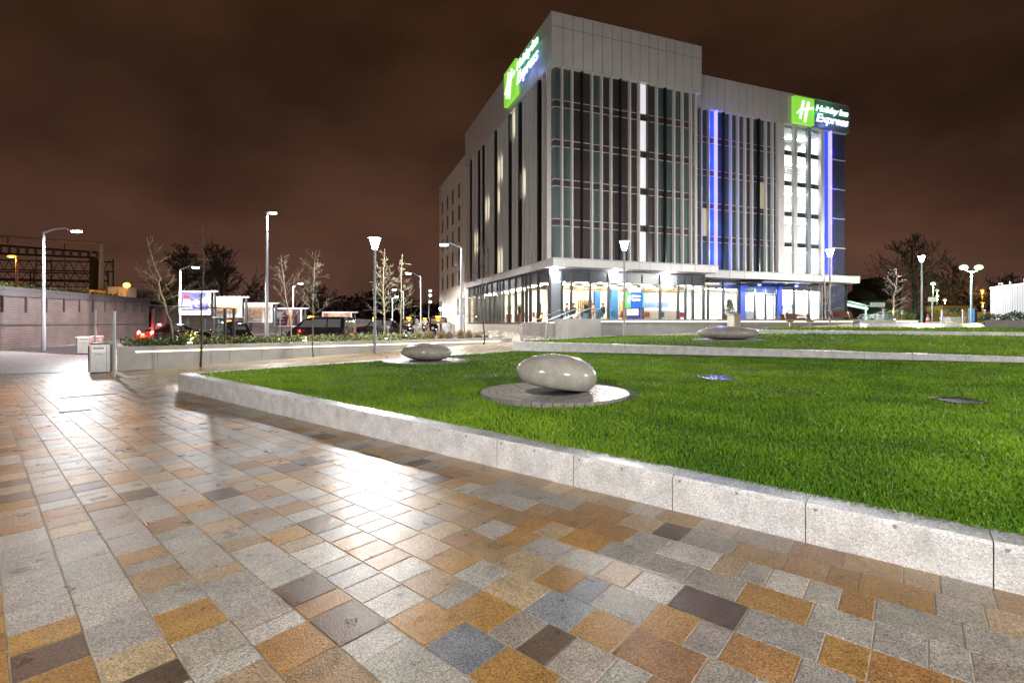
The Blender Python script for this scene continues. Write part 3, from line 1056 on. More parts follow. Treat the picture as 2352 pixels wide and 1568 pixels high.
for a, w, m in ((a_c1, 0.20, M_fin), (a_c2, 0.20, M_greypanel), (a_c3, 0.22, M_fin)):
    mb = MB()
    mb.box((a - w, 2.12, 6.27), (a + w, 2.43, 20.41))
    part('stair_mullion', mb, m)
mb = MB()
mb.box((A1 + 0.0, 2.35, 6.27), (A1 + 0.59, 2.44, 20.41))
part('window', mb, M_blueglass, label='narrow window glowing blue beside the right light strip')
mb = MB()
mb.box((A1 + 0.6, 2.1, 6.27), (A1 + 0.80, 2.44, 20.5))
part('blue_light_fin', mb, M_bluestrip)
for zz in (8, 11.5, 15, 18.5): light(HOT, (A1 + 1.0, 1.85, zz), 9, (0.06, 0.1, 1.0), 0.1, name='blue_strip_light')
mb, tr = MB(), MB()
for e0, e1 in ((31.4, 32.35), (32.38, 33.45)): mb.box((e0, 2.40, 1.6), (e1, 2.52, 20.41))
for z in (17.8, 14.87, 11.94, 9.0): tr.box((31.4, 2.34, z - 0.04), (33.5, 2.398, z + 0.04))
o = part('end_panels', mb, M_navy)
part('trim', tr, M_trim, o)
# rear wing
mb, cl = MB(), MB()
mb.box((1.04, 25.0, 0.0), (9.0, 45.0, 23.0))
clad(cl, 'L', 1.04, list(np.arange(25.05, 45.1, 2.0)) , [0.2, 2.6, 5.1, 8.0, 10.95, 13.9, 16.8, 19.75, 23.1], gap=0.006)
o = part('rear_wing', mb, M_core)
part('cladding', cl, M_panel2, o)
for px in (1016.5, 1028, 1040, 1054.5):
    b = bL(px, 1.0)
    for (z0, z1) in ROWS:
        mb, fr = MB(), MB()
        mb.box((0.985, b - 0.42, z0 + 0.25), (1.0, b + 0.42, z1 - 0.2))
        w = part('punched_window', mb, M_black)
        if (px == 1054.5 and z0 in (18.06, 6.27)): w.data.materials[0] = M_teal
for px in (1052, 1063):
    b = bL(px, 1.0)
    mb = MB()
    mb.box((0.985, b - 0.42, 2.6), (1.0, b + 0.42, 4.8))
    part('punched_window', mb, M_black)
mb = MB()
mb.box((0.95, 43.2, 0.3), (1.0, 44.9, 4.9))
part('corner_glazing', mb, M_dgrey)

# lower canopy (fascia round the ground floor)
mb, cl = MB(), MB()
mb.box((-0.07, -0.47, 5.66), (14.8, 1.6, 6.2))
mb.box((-0.07, 1.6, 5.66), (1.5, 25.0, 6.2))
clad(cl, 'R', -0.47, [-0.1, 1.5, 2.1, 3.3, 5.2, 7.2, 8.2, 10.1, 11.1, 12.5, 14.0, 14.83], [5.65, 6.24])
clad(cl, 'L', -0.07, [-0.5] + list(np.arange(1.5, 25.1, 2.35)), [5.65, 6.24])
cl.box((-0.12, -0.52, 6.245), (14.85, 1.6, 6.28))
cl.box((-0.12, 1.6, 6.245), (1.5, 25.0, 6.28))
o = part('canopy', mb, M_panel)
part('fascia', cl, M_panel, o)
mb, cl = MB(), MB()
mb.box((14.84, 1.63, 5.52), (34.5, 4.2, 6.1))
clad(cl, 'R', 1.63, [14.84, 16.3, 18.0, 19.7, 21.4, 23.1, 24.8, 26.5, 28.2, 29.9, 31.6, 34.55], [5.5, 6.15])
cl.box((14.84, 1.58, 6.155), (34.58, 4.2, 6.19))
o = part('canopy', mb, M_panel)
part('fascia', cl, M_panel, o)

# ground floor: glazing, mullions, head panels
def ground_front(pxs, b, a_end, solid=(), skip=()):
    es = [aR(p, b) for p in pxs] + ([a_end] if a_end else [])
    for i, a in enumerate(es):
        mb = MB()
        mb.box((a - 0.07, b - 0.12, 1.6), (a + 0.07, b + 0.1, 5.64 if b < 2 else 5.5))
        part('mullion', mb, M_dgrey)
    for i, (e0, e1) in enumerate(zip(es[:-1], es[1:])):
        top = 5.64 if b < 2 else 5.5
        hd = MB()
        hd.box((e0 + 0.08, b - 0.02, 4.68), (e1 - 0.08, b + 0.02, top - 0.16))
        part('head_panel', hd, M_greypanel if i in solid else M_dgrey)
        lo = MB()
        lo.box((e0 + 0.08, b - 0.012, 1.62), (e1 - 0.08, b, 4.66))
        if i == 0 and b < 2: part('corner_panel', lo, M_greypanel)
        elif i not in skip: part('shop_window', lo, M_glass)
    mb = MB()
    mb.box((es[0], b - 0.1, (5.64 if b < 2 else 5.5) - 0.15), (es[-1], b + 0.08, 5.64 if b < 2 else 5.5))
    part('head_beam', mb, M_dgrey)
    return es
ES1 = ground_front([1262.5, 1290, 1312, 1355, 1397, 1434, 1476, 1516, 1557, 1574, 1591], 1.1, 14.7, solid=(0, 4, 7))
ES2 = ground_front([1626, 1661, 1695], 3.2, None)
ES3 = ground_front([1793, 1823, 1857, 1884], 3.2, None)
mb = MB()
mb.box((14.72, 1.1, 1.6), (14.78, 3.2, 5.5))
part('shop_window', mb, M_glass)
mb = MB()
for px in (1905, 1923, 1943):
    a = aR(px, 3.2)
    mb.box((a - 0.06, 3.1, 1.6), (a + 0.06, 3.3, 5.5))
part('mullion', mb, M_dgrey)
mb = MB()
mb.box((ES3[-1] + 0.1, 3.18, 1.6), (33.4, 3.24, 5.5))
part('end_wall_panel', mb, mat('silver grey panel', (0.40, 0.43, 0.45), 0.3))
# entrance: frame with blue light in its colour, sliding doors, glass canopy
e0, e1 = ES2[-1], ES3[0]
for x in (e0 + 0.08, e1 - 0.62):
    fr = MB()
    fr.box((x, 2.9, 1.6), (x + 0.54, 3.3, 5.3))
    part('entrance_post', fr, mat('entrance frame in painted blue light', (0.08, 0.12, 0.5), 0.3))  # blue light on the frame put into its base colour
hd = MB()
for q in range(3):
    x0, x1 = e0 + 0.65 + (e1 - e0 - 1.3) * q / 3, e0 + 0.65 + (e1 - e0 - 1.3) * (q + 1) / 3
    hd.box((x0 + 0.04, 3.1, 4.35), (x1 - 0.04, 3.14, 5.4))
part('head_panel', hd, mat('dull grey green glass', (0.16, 0.19, 0.2), 0.25))
for q in range(3):
    x0, x1 = e0 + 0.65 + (e1 - e0 - 1.3) * q / 3, e0 + 0.65 + (e1 - e0 - 1.3) * (q + 1) / 3
    gl, fm = MB(), MB()
    gl.box((x0 + 0.1, 3.14, 1.65), (x1 - 0.1, 3.15, 4.2))
    o = part('entrance_door', gl, M_glass)
    fm.box((x0 + 0.02, 3.1, 1.62), (x0 + 0.1, 3.2, 4.3))
    fm.box((x1 - 0.1, 3.1, 1.62), (x1 - 0.02, 3.2, 4.3))
    fm.box((x0 + 0.1, 3.1, 4.2), (x1 - 0.1, 3.2, 4.3))
    part('door_frame', fm, M_dgrey, o)
cn = MB()
cn.box((e0 - 0.1, 0.3, 5.12), (e1 + 0.6, 3.1, 5.2))
for q in range(5):
    x = e0 + (e1 - e0) * q / 4
    cn.box((x - 0.05, 0.25, 5.0), (x + 0.05, 3.1, 5.119))
part('entrance_canopy', cn, M_dgrey)
for x in (e0 + 0.5, e1 - 0.3):
    mb = MB()
    mb.lathe([(0.12, 0), (0.16, 0.08)], 12, (x, 1.2, 4.90))
    part('canopy_lamp', mb, emission('blue canopy lamp', (0.25, 0.35, 1.0), 6.0))
    light(HOT, (x, 1.3, 4.75), 40, (0.06, 0.12, 1.0), 0.1)
# plinth and side glazing
B1 = 24.3
mb, cl = MB(), MB()
mb.box((0.39, 1.1, 0.0), (1.0, 25.0, 1.5))
mb.box((0.39, 0.99, 0.0), (4.5, 1.1, 1.5))
clad(cl, 'L', 0.38, [0.96] + list(np.arange(3.0, 25.1, 2.2)), [0.1, 1.05, 1.5], gap=0.006)
clad(cl, 'R', 0.99, [0.35, 1.8, 3.2, 4.5], [0.1, 1.05, 1.5], gap=0.006)
cl.box((0.2, 0.9, 1.505), (4.5, 1.05, 1.6))
o = part('plinth', mb, M_core)
part('plinth_panel', cl, M_panel2, o)
cl = MB()
cl.box((0.2, 1.05, 1.505), (0.5, B1 + 0.4, 1.6))
part('sill', cl, M_dgrey)
mull = sorted(bL(1010.6 + 0.1302 * z, 0.3) for z in (510, 600, 670, 715, 760, 825, 910, 1005, 1050, 1105, 1210, 1325, 1445, 1510, 1580, 1720, 1875))
mull[0] = 1.15
for b in mull:
    mb = MB()
    mb.box((0.24, b - 0.055, 1.61), (0.5, b + 0.055, 5.64))
    part('side_mullion', mb, M_dgrey)
for q, (b0, b1) in enumerate(zip(mull[:-1], mull[1:])):
    mb = MB()
    mb.box((0.37, b0 + 0.06, 1.61), (0.38, b1 - 0.06, 4.68))
    part('side_window', mb, M_glass)
mb = MB()
mb.box((0.36, 1.15, 4.69), (0.40, B1, 5.64))
part('side_head_panel', mb, M_dgrey)
mb = MB()
mb.box((0.36, B1 + 0.05, 1.6), (1.1, 25.0, 5.64))
mb.box((0.45, 0.95, 5.45), (1.0, 1.05, 5.64))
part('side_wall', mb, M_panel2)
# lobby inside
mb = MB()
mb.box((0.5, 1.25, 1.3), (16.5, 24.8, 1.58))
mb.box((14.9, 3.3, 1.3), (33.3, 9.0, 1.58))
part('lobby_floor', mb, M_floor)
mb = MB()
mb.box((0.5, 1.2, 4.85), (16.5, 24.8, 5.0))
mb.box((16.5, 3.3, 4.85), (33.3, 9.0, 5.0))
part('lobby_ceiling', mb, M_warmwall)
mb = MB()
mb.box((4.5, 8.6, 1.58), (25.2, 8.8, 4.85))
mb.box((16.5, 8.8, 1.58), (16.7, 12, 4.85))
mb.box((4.3, 10.5, 1.58), (4.5, 24.6, 4.85))
part('lobby_wall', mb, M_warmwall)
mb = MB()
mb.box((25.2, 6.4, 1.58), (33.2, 6.6, 4.85))
mb.box((25.0, 3.4, 1.58), (25.2, 8.8, 4.85))
mb.box((31.24, 3.35, 1.58), (31.34, 6.4, 4.85))
part('lobby_wall', mb, M_white)
beams = MB()
for q in range(6):
    beams.box((1.2 + q * 2.5, 3.5, 4.45), (1.6 + q * 2.5, 8.2, 4.6))
beams.box((1.0, 4.4, 4.3), (15.5, 4.55, 4.45))
part('wood_beam', beams, M_wood)
lp = MB()
for q in range(7):
    for w in (2.8, 5.2, 7.4):
        lp.cbox((1.9 + q * 2.05, w, 4.82), (0.5, 0.07, 0.02))
for q in range(9): lp.cbox((2.4, 9.5 + q * 1.7, 4.82), (0.6, 0.08, 0.02))
part('lobby_lamp', lp, emission('lobby ceiling lamp', (1.0, 0.84, 0.66), 290.0))
lp = MB()
for q in range(5): lp.cbox((17.5 + q * 1.7, 5.6, 4.82), (0.5, 0.25, 0.02))
for q in range(4): lp.cbox((26.2 + q * 1.6, 4.9, 4.82), (0.5, 0.35, 0.02))
part('lobby_lamp', lp, emission('lobby white lamp', (1.0, 0.96, 0.92), 230.0))
bc = MB()
a = aR(1410, 4.0)
bc.box((a - 0.3, 3.8, 1.58), (a + 0.3, 4.3, 4.4))
a = aR(1373, 6.0)
bc.box((a - 0.25, 6.0, 1.58), (a + 0.25, 6.4, 4.4))
part('blue_column', bc, mat('blue painted column', (0.03, 0.16, 0.42), 0.5))
bc = MB()
for px, w in ((1330, 1.3), (1347, 0.8), (1425, 1.0)):
    a = aR(px, 8.2)
    for q in range(6): bc.box((a + q * w / 6, 8.3, 1.58), (a + q * w / 6 + 0.08, 8.45, 3.7))
part('timber_screen', bc, M_wood)
bc = MB()
a = aR(1395, 7.8)
bc.box((a - 0.75, 7.9, 2.9), (a + 0.75, 7.98, 3.95))
part('wall_screen', bc, mat('dim wall screen', (0.3, 0.35, 0.45), 0.3, emit=(0.6, 0.75, 1.0), estr=0.7))
bc = MB()
a0_, a1_ = aR(1485, 5.6), aR(1560, 5.6)
bc.box((a0_, 5.4, 1.58), (a1_, 6.1, 2.7))
part('bar_counter', bc, mat('grey bar counter', (0.35, 0.32, 0.30), 0.4))
bc = MB()
bc.box((a0_, 8.45, 3.1), (a1_ + 1, 8.58, 3.6))
part('bar_sign_band', bc, mat('blue bar band', (0.12, 0.2, 0.55), 0.5))
bc = MB()
a = aR(1720, 5)
bc.box((a - 1.6, 5.2, 1.58), (a + 1.0, 5.8, 2.7))
part('reception_desk', bc, mat('white desk', (0.7, 0.7, 0.7), 0.4))
# downlights in the soffit of the canopy
for px in (1274, 1416, 1536):
    a = aR(px, 0.55)
    mb = MB()
    mb.lathe([(0.16, 0), (0.2, 0.05)], 14, (a, 0.6, 5.60))
    part('downlight', mb, emission('downlight lens', (1.0, 1.0, 1.0), 40.0))
    light(HOT, (a, 0.62, 5.50), 60, (1.0, 0.98, 0.96), 0.15)

# ---- rooftop signs: green emblem box, halo-lit lettering
M_signgreen = mat('backlit green sign', (0.1, 0.5, 0.05), 0.4, emit=(0.30, 0.74, 0.06), estr=0.8)
M_signwhite = emission('backlit white letter', (1.0, 1.0, 1.0), 1.25)
M_halogreen = emission('green halo of letters', (0.02, 0.75, 0.22), 0.75)
M_haloblue = emission('blue halo of letters', (0.12, 0.28, 1.0), 0.9)
M_signback = mat('grey see-through sign back', (0.10, 0.13, 0.14), 0.35)
def emblem(w, mirror=1):
    """white slanted H with a wavy bar, in a w by w square, as flat prisms (x, depth, z)"""
    mb = MB()
    def stroke(pts, wd):
        pts = [(x * w, z * w) for x, z in pts]
        L_, R_ = [], []
        for i, (x, z) in enumerate(pts):
            x0, z0 = pts[max(0, i - 1)]
            x1, z1 = pts[min(len(pts) - 1, i + 1)]
            tx, tz = x1 - x0, z1 - z0
            n = math.hypot(tx, tz)
            k = wd[i] * w
            L_.append((x - tz / n * k, z + tx / n * k))
            R_.append((x + tz / n * k, z - tx / n * k))
        poly = L_ + R_[::-1]
        m = len(poly)
        vs = [(x, 0.0, z) for x, z in poly] + [(x, -0.06, z) for x, z in poly]
        fs = [(i, i + 1, 2 * len(pts) - 2 - i, 2 * len(pts) - 1 - i) for i in range(len(pts) - 1)]
        fs2 = [tuple(q + m for q in f[::-1]) for f in fs]
        sd_ = [(i, (i + 1) % m, m + (i + 1) % m, m + i) for i in range(m)]
        mb.add(vs, fs + fs2 + sd_)
    stroke([(0.44, 0.86), (0.37, 0.62), (0.31, 0.38), (0.26, 0.16)], [0.055, 0.06, 0.06, 0.045])
    stroke([(0.70, 0.84), (0.62, 0.60), (0.55, 0.34), (0.50, 0.06)], [0.06, 0.065, 0.065, 0.05])
    stroke([(0.10, 0.34), (0.24, 0.47), (0.45, 0.53), (0.68, 0.60), (0.95, 0.64)], [0.02, 0.035, 0.04, 0.045, 0.05])
    return mb
def roof_sign(loc_fn, name_label, w, tw, rot, back=True):
    root = thing('roof_sign', loc_fn, name_label, 'roof sign', 'lit roof signs of the hotel', rotz=rot)
    mb = MB()
    mb.box((0, 0, 0), (w, 0.35, w))
    part('emblem_box', mb, M_signgreen, root)
    em = emblem(w)
    remap(em, lambda x, y, z: (x, y - 0.005, z))
    part('emblem', em, M_signwhite, root)
    if back:
        mb = MB()
        mb.box((w + 0.02, 0.12, 0.0), (w + tw, 0.35, w))
        part('sign_back', mb, M_signback, root)
    for txt, size, x0, z0, hm, sp in (('Holiday Inn', w * 0.315, 0.18, w * 0.60, M_halogreen, 0.86), ('Express', w * 0.44, 0.22, w * 0.20, M_haloblue, 0.9)):
        t = text_mb(txt, size, 0.04, shear=0.22, offset=0.018, spacing=sp)
        wid = max(v[0] for v in t.v)
        sc = (tw - 0.55) / wid
        remap(t, lambda x, y, z: (w + x0 + x * sc, 0.02 - z, z0 + y))
        part('lettering', t, M_signwhite, root)
        h = text_mb(txt, size, 0.012, shear=0.22, offset=0.06, spacing=sp)
        remap(h, lambda x, y, z: (w + x0 + x * sc, 0.085 - z, z0 + y))
        part('letter_halo', h, hm, root)
    light(root, (w * 1.6, -0.8, w * 0.75), 12, (0.1, 1.0, 0.35), 0.3, name='green_glow')
    light(root, (w * 1.9, -0.8, w * 0.25), 14, (0.25, 0.4, 1.0), 0.3, name='blue_glow')
    return root
roof_sign(Wb(25.94, 1.75, 20.47), 'lit green and white hotel sign on a grey back, at the right roof end', 2.52, 5.0, BR)
roof_sign(Wb(-0.36, 9.6, 21.1), 'lit green and white hotel sign on the long side by the roof corner', 3.0, 5.2, BR - R(90), back=False)
# ---------------------------------------------------------------- terrace, steps, walls, planters
M_conc = mat('grey cast stone', (0.36, 0.36, 0.355), 0.5, var=(1.4, 0.14, 6), bump=(40, 0.12))
M_conc2 = mat('pale cast stone', (0.46, 0.45, 0.43), 0.5, var=(1.6, 0.12, 6), bump=(40, 0.12))
M_cop = mat('cast stone coping', (0.42, 0.41, 0.40), 0.45, var=(2, 0.1), bump=(40, 0.12))
M_soil2 = mat('planting soil', (0.03, 0.022, 0.016), 0.95, var=(20, 0.4), bump=(40, 0.8))
M_handrail = mat('satin steel handrail', (0.6, 0.6, 0.6), 0.3, metal=1.0)

# terrace wall in front of the hotel; local x runs along it (parallel to the street front), y back
TW = Vector((4.1, 27.4, 0))
def Tw(x, y, z): return TW + UR * x + UL * y + Vector((0, 0, z))
def tx(px, off=0.0):
    p = TW + UL * off
    k = (px - CX) / FPX
    return (k * p.y - p.x) / (UR.x - k * UR.y)
TL = tx(1976)
root = thing('terrace_wall', TW, 'long grey planter wall with a warm light strip under its coping, before the hotel entrance', 'planter wall', rotz=BR)
mb = MB()
x = 0.9
while x < TL:
    x1 = min(TL, x + 1.5)
    mb.box((x + 0.004, 0.0, -0.2), (x1 - 0.004, 0.28, 1.62))
    x = x1
mb.box((TL - 0.3, 0.28, 0.2), (TL, 1.6, 1.62))
part('wall', mb, M_conc, root)
mb = MB()
mb.box((0.9, -0.06, 1.68), (TL + 0.02, 0.34, 1.78))
mb.box((0.9, 0.03, 1.62), (TL, 0.28, 1.68))
part('coping', mb, M_cop, root)
mb = MB()
mb.box((tx(1322 + 52), -0.035, 1.625), (TL - 0.8, 0.028, 1.672))
part('light_strip', mb, M_led, root)
mb = MB()
mb.box((-1.15, -0.12, -0.2), (0.0, 1.6, 1.79))
mb.box((0.004, -0.12, -0.2), (0.9, 0.3, 1.79))
part('pier', mb, M_conc2, root)
mb = MB()
mb.box((0.9, 0.29, 1.0), (TL - 0.3, 1.5, 1.66))
part('soil', mb, M_soil2, root)
mb = MB()
mb.box((0.0, 1.5, 0.4), (TL - 0.02, 9.6, 1.575))
struct(mb.build('terrace', wet_stone('terrace flags', base=(0.42, 0.40, 0.37), speck=30, rough=(0.25, 0.4), bstr=0.1), None, TW, BR))
# steps up to the terrace, rising along the front
SB = -4.6
g0 = 0.66
st0 = Wb(-1.5, 0, 0)
root = thing('stone_steps', Wb(-1.4, SB, 0), 'flight of pale stone steps up to the terrace beside the corner of the hotel', 'steps', rotz=BR)
mb = MB()
nst = 6
for i in range(nst):
    mb.box((i * 0.36, 0.0, 0.3), (i * 0.36 + 0.36 if i < nst - 1 else 3.2, 5.4, g0 + (i + 1) * (1.575 - g0) / nst))
part('treads', mb, M_conc2, root)
mb = MB()
for i in range(nst):
    z = g0 + (i + 1) * (1.575 - g0) / nst
    mb.box((i * 0.36 - 0.004, 0.0, z - 0.05), (i * 0.36 - 0.001, 5.4, z - 0.004))
part('nosing', mb, M_steel_m, root)
for j, yb in enumerate((0.25, 2.3, 4.6)):
    hr = thing('handrail', Wb(-1.4, SB + yb, 0), ('steel handrail on the near side of the terrace steps', 'steel handrail up the middle of the terrace steps', 'steel handrail on the far side of the steps against the hotel plinth')[j], 'handrail', 'handrails of the terrace steps', rotz=BR)
    mb = MB()
    mb.tube([(-0.75, 0, g0 + 0.92), (-0.35, 0, g0 + 0.92), (2.1, 0, 2.5), (2.9, 0, 2.5)], 0.028, 8)
    part('rail', mb, M_handrail, hr)
    for q in (-0.45, 2.5):
        mb = MB()
        mb.tube([(q, 0, 0.5 if q < 0 else 1.5), (q, 0, g0 + 0.91 if q < 0 else 2.49)], 0.022, 8)
        part('post', mb, M_handrail, hr)
# planter on the left
PA = GP(269, 853)
PB = GP(1152, 785)
pdir = (PB - PA)
pdir.z = 0
plen = pdir.length
PRZ = math.atan2(pdir.y, pdir.x)
PZ = 0.76
root = thing('raised_planter', (PA.x, PA.y, 0), 'long pale stone raised planter with a warm light strip, left of the lawns', 'planter wall', rotz=PRZ)
def Pl(x, y, z):
    c, s = math.cos(PRZ), math.sin(PRZ)
    return Vector((PA.x + x * c - y * s, PA.y + x * s + y * c, z))
mb = MB()
x = 0.0
while x < plen:
    x1 = min(plen, x + 1.12)
    mb.box((x + 0.004, 0.0, -0.4), (x1 - 0.004, 0.3, PZ))
    x = x1
mb.box((0.0, 0.304, -0.4), (0.3, 2.9, PZ))
mb.box((0.3, 2.7, -0.4), (plen, 2.9, PZ))
mb.box((plen + 0.004, 0.0, -0.4), (plen + 0.75, 2.0, PZ - 0.06))
part('wall', mb, M_conc2, root)
mb = MB()
mb.box((0.5, -0.012, PZ - 0.205), (plen - 0.1, -0.001, PZ - 0.165))
part('light_strip', mb, M_led, root)
mb = MB()
mb.box((0.3, 0.3, -0.2), (plen, 2.7, PZ - 0.08))
part('soil', mb, M_soil2, root)

# planting -------------------------------------------------------------------
def leaf_mat(name, c1, c2, c3=None):
    m = bpy.data.materials.new(name)
    m.use_nodes = True
    nt = m.node_tree
    b = nt.nodes['Principled BSDF']
    gi = nt.nodes.new('ShaderNodeNewGeometry')
    cr = nt.nodes.new('ShaderNodeValToRGB')
    cr.color_ramp.elements[0].color = (*c1, 1)
    cr.color_ramp.elements[1].color = (*c2, 1)
    if c3:
        q = cr.color_ramp.elements.new(0.85)
        q.color = (*c2, 1)
        cr.color_ramp.elements[-1].color = (*c3, 1)
    nt.links.new(gi.outputs['Random Per Island'], cr.inputs[0])
    nt.links.new(cr.outputs[0], b.inputs['Base Color'])
    b.inputs['Roughness'].default_value = 0.4
    MATS[name] = m
    return m
M_leafdark = leaf_mat('dark shrub leaves', (0.03, 0.06, 0.012), (0.12, 0.16, 0.035), (0.20, 0.12, 0.04))
M_leafpale = leaf_mat('pale green leaves', (0.09, 0.13, 0.03), (0.26, 0.28, 0.08), (0.30, 0.18, 0.06))
M_straw = leaf_mat('straw grass', (0.22, 0.15, 0.06), (0.40, 0.30, 0.14))
M_bark = mat('grey brown bark', (0.18, 0.15, 0.12), 0.8, var=(14, 0.3))
M_barkg = mat('greenish bark', (0.16, 0.145, 0.10), 0.8, var=(14, 0.3))
M_barkdark = mat('dark bark', (0.055, 0.045, 0.035), 0.85, var=(10, 0.3))
def leaves(mb, c, rad, n, size, r, flat=0.7, mi=0):
    for _ in range(n):
        while True:
            p = Vector((r.uniform(-1, 1), r.uniform(-1, 1), r.uniform(-1, 1)))
            if 0.15 < p.length < 1: break
        q = Vector((c[0] + p.x * rad[0], c[1] + p.y * rad[1], c[2] + p.z * rad[2]))
        d = (p.normalized() + Vector((r.uniform(-.8, .8), r.uniform(-.8, .8), r.uniform(-.2, .9)))).normalized()
        s = d.cross(Vector((r.uniform(-1, 1), r.uniform(-1, 1), r.uniform(-1, 1)))).normalized()
        L_, w = size * r.uniform(0.6, 1.3), size * r.uniform(0.22, 0.36)
        mb.add([q, q + d * L_ * .5 + s * w, q + d * L_, q + d * L_ * .5 - s * w], [(0, 1, 2, 3)], mi)
def blades(mb, c, n, h, spread, r, w=0.006):
    for _ in range(n):
        a = r.uniform(0, 6.283)
        l = r.random() ** 0.7 * spread
        hh = h * r.uniform(0.55, 1.1)
        b = Vector((c[0] + r.gauss(0, 0.07), c[1] + r.gauss(0, 0.07), c[2]))
        d = Vector((math.cos(a), math.sin(a), 0))
        s = Vector((-d.y, d.x, 0)) * w
        m1, t = b + d * l * 0.35 + Vector((0, 0, hh * .65)), b + d * l + Vector((0, 0, hh * (1 - .25 * l / spread)))
        mb.add([b - s, b + s, m1 + s * .8, m1 - s * .8, t], [(0, 1, 2, 3), (3, 2, 4)])
prng = random.Random(5)
mb1, mb2 = MB(), MB()
x = 0.4
while x < plen * 0.735:
    for y in np.arange(0.55, 2.6, 0.34):
        h = prng.uniform(0.10, 0.21) * (0.8 if y < 0.7 else 1)
        m_ = mb1 if prng.random() < (0.85 if x < plen * 0.3 else 0.38) else mb2
        p = Pl(x + prng.uniform(-.12, .12), y + prng.uniform(-.1, .1), PZ - 0.06 + h * 0.75)
        leaves(m_, p, (0.24, 0.24, h), 30, 0.105, prng)
    x += 0.30
mb1.add(mb2.v, mb2.f, 1)
struct(mb1.build('ground_cover', [M_leafdark, M_leafpale]), 'stuff')
k = 0
x = plen * 0.75
while x < plen - 0.15:
    for y in (0.75, 1.6):
        mb = MB()
        h = 0.62 if x < plen * 0.925 else 0.36
        blades(mb, (0, 0, 0), 150, h * prng.uniform(0.85, 1.1), 0.42, prng, 0.007)
        o = mb.build('ornamental_grass', M_straw, None, Pl(x + prng.uniform(-.1, .1), y, PZ - 0.09))
        tag(o, 'straw coloured tuft of ornamental grass at the far end of the raised planter', 'ornamental grass', 'straw grass tufts in the left planter')
    x += 0.62
x = 1.3
while x < TL - 0.6:
    if prng.random() < 0.86 and x > 2.0:
        mb = MB()
        blades(mb, (0, 0, 0), 80, prng.uniform(0.2, 0.42) * (0.6 if x < TL * .45 else 1), 0.34, prng, 0.007)
        o = mb.build('ornamental_grass', M_straw, None, Tw(x, 0.8 + prng.uniform(-.15, .15), 1.65))
        tag(o, 'low straw coloured grass tuft behind the coping of the terrace wall', 'ornamental grass', 'straw grass tufts along the terrace wall')
    x += 0.55
# leafy bush lit yellow in the planter, uplighters
def uplight(loc, label, power, col=(1.0, 0.86, 0.6), lit=True):
    r_ = thing('uplighter', loc, label, 'garden light', 'ground lights in the planting')
    mb = MB()
    mb.lathe([(0.05, -0.1), (0.05, 0.05), (0.085, 0.08), (0.085, 0.13)], 12)
    part('housing', mb, M_steel_m, r_)
    mb = MB()
    mb.lathe([(0.075, 0.132), (0.07, 0.145)], 12)
    part('lens', mb, emission('uplighter lens', (1.0, 0.95, 0.8), 30.0), r_)
    light(r_, (0, 0, 0.22), power, col, 0.05, 'SPOT', 110, 0.6, rot=(R(180), 0, 0))
def pl_x(px, y):
    p0, p1 = Pl(0, y, 0), Pl(1, y, 0)
    k = (px - CX) / FPX
    d = p1 - p0
    return (k * p0.y - p0.x) / (d.x - k * d.y)
for px, y, lb, pw, cl_ in ((436, 0.6, 'bright yellow ground light under the leafy bush by the leaning tree', 150, (1.0, 0.8, 0.32)), (700, 0.55, 'small white ground light on the planter edge before the taxi van', 70, (1, 0.9, 0.75)),
                      (888, 0.6, 'small ground light under the tree beside the tall lantern', 70, (1, 0.9, 0.75)), (1127, 0.6, 'small white ground light among the straw grass', 40, (1, 0.9, 0.75))):
    uplight(Pl(pl_x(px, y), y, PZ - 0.07), lb, pw, cl_)
mb = MB()
leaves(mb, (0, 0, 0.28), (0.42, 0.3, 0.25), 170, 0.13, prng)
stm = MB()
for q in range(6):
    a = q * 1.05
    stm.tube([(0, 0, 0), (0.1 * math.cos(a), 0.1 * math.sin(a), 0.15), (0.25 * math.cos(a), 0.2 * math.sin(a), 0.36)], [0.01, 0.008, 0.004], 5)
root = thing('leafy_bush', Pl(pl_x(438, 1.0), 1.05, PZ - 0.09), 'leafy bush glowing yellow over a ground light in the planter', 'bush')
part('foliage', mb, M_leafpale, root)
part('stem', stm, M_bark, root)

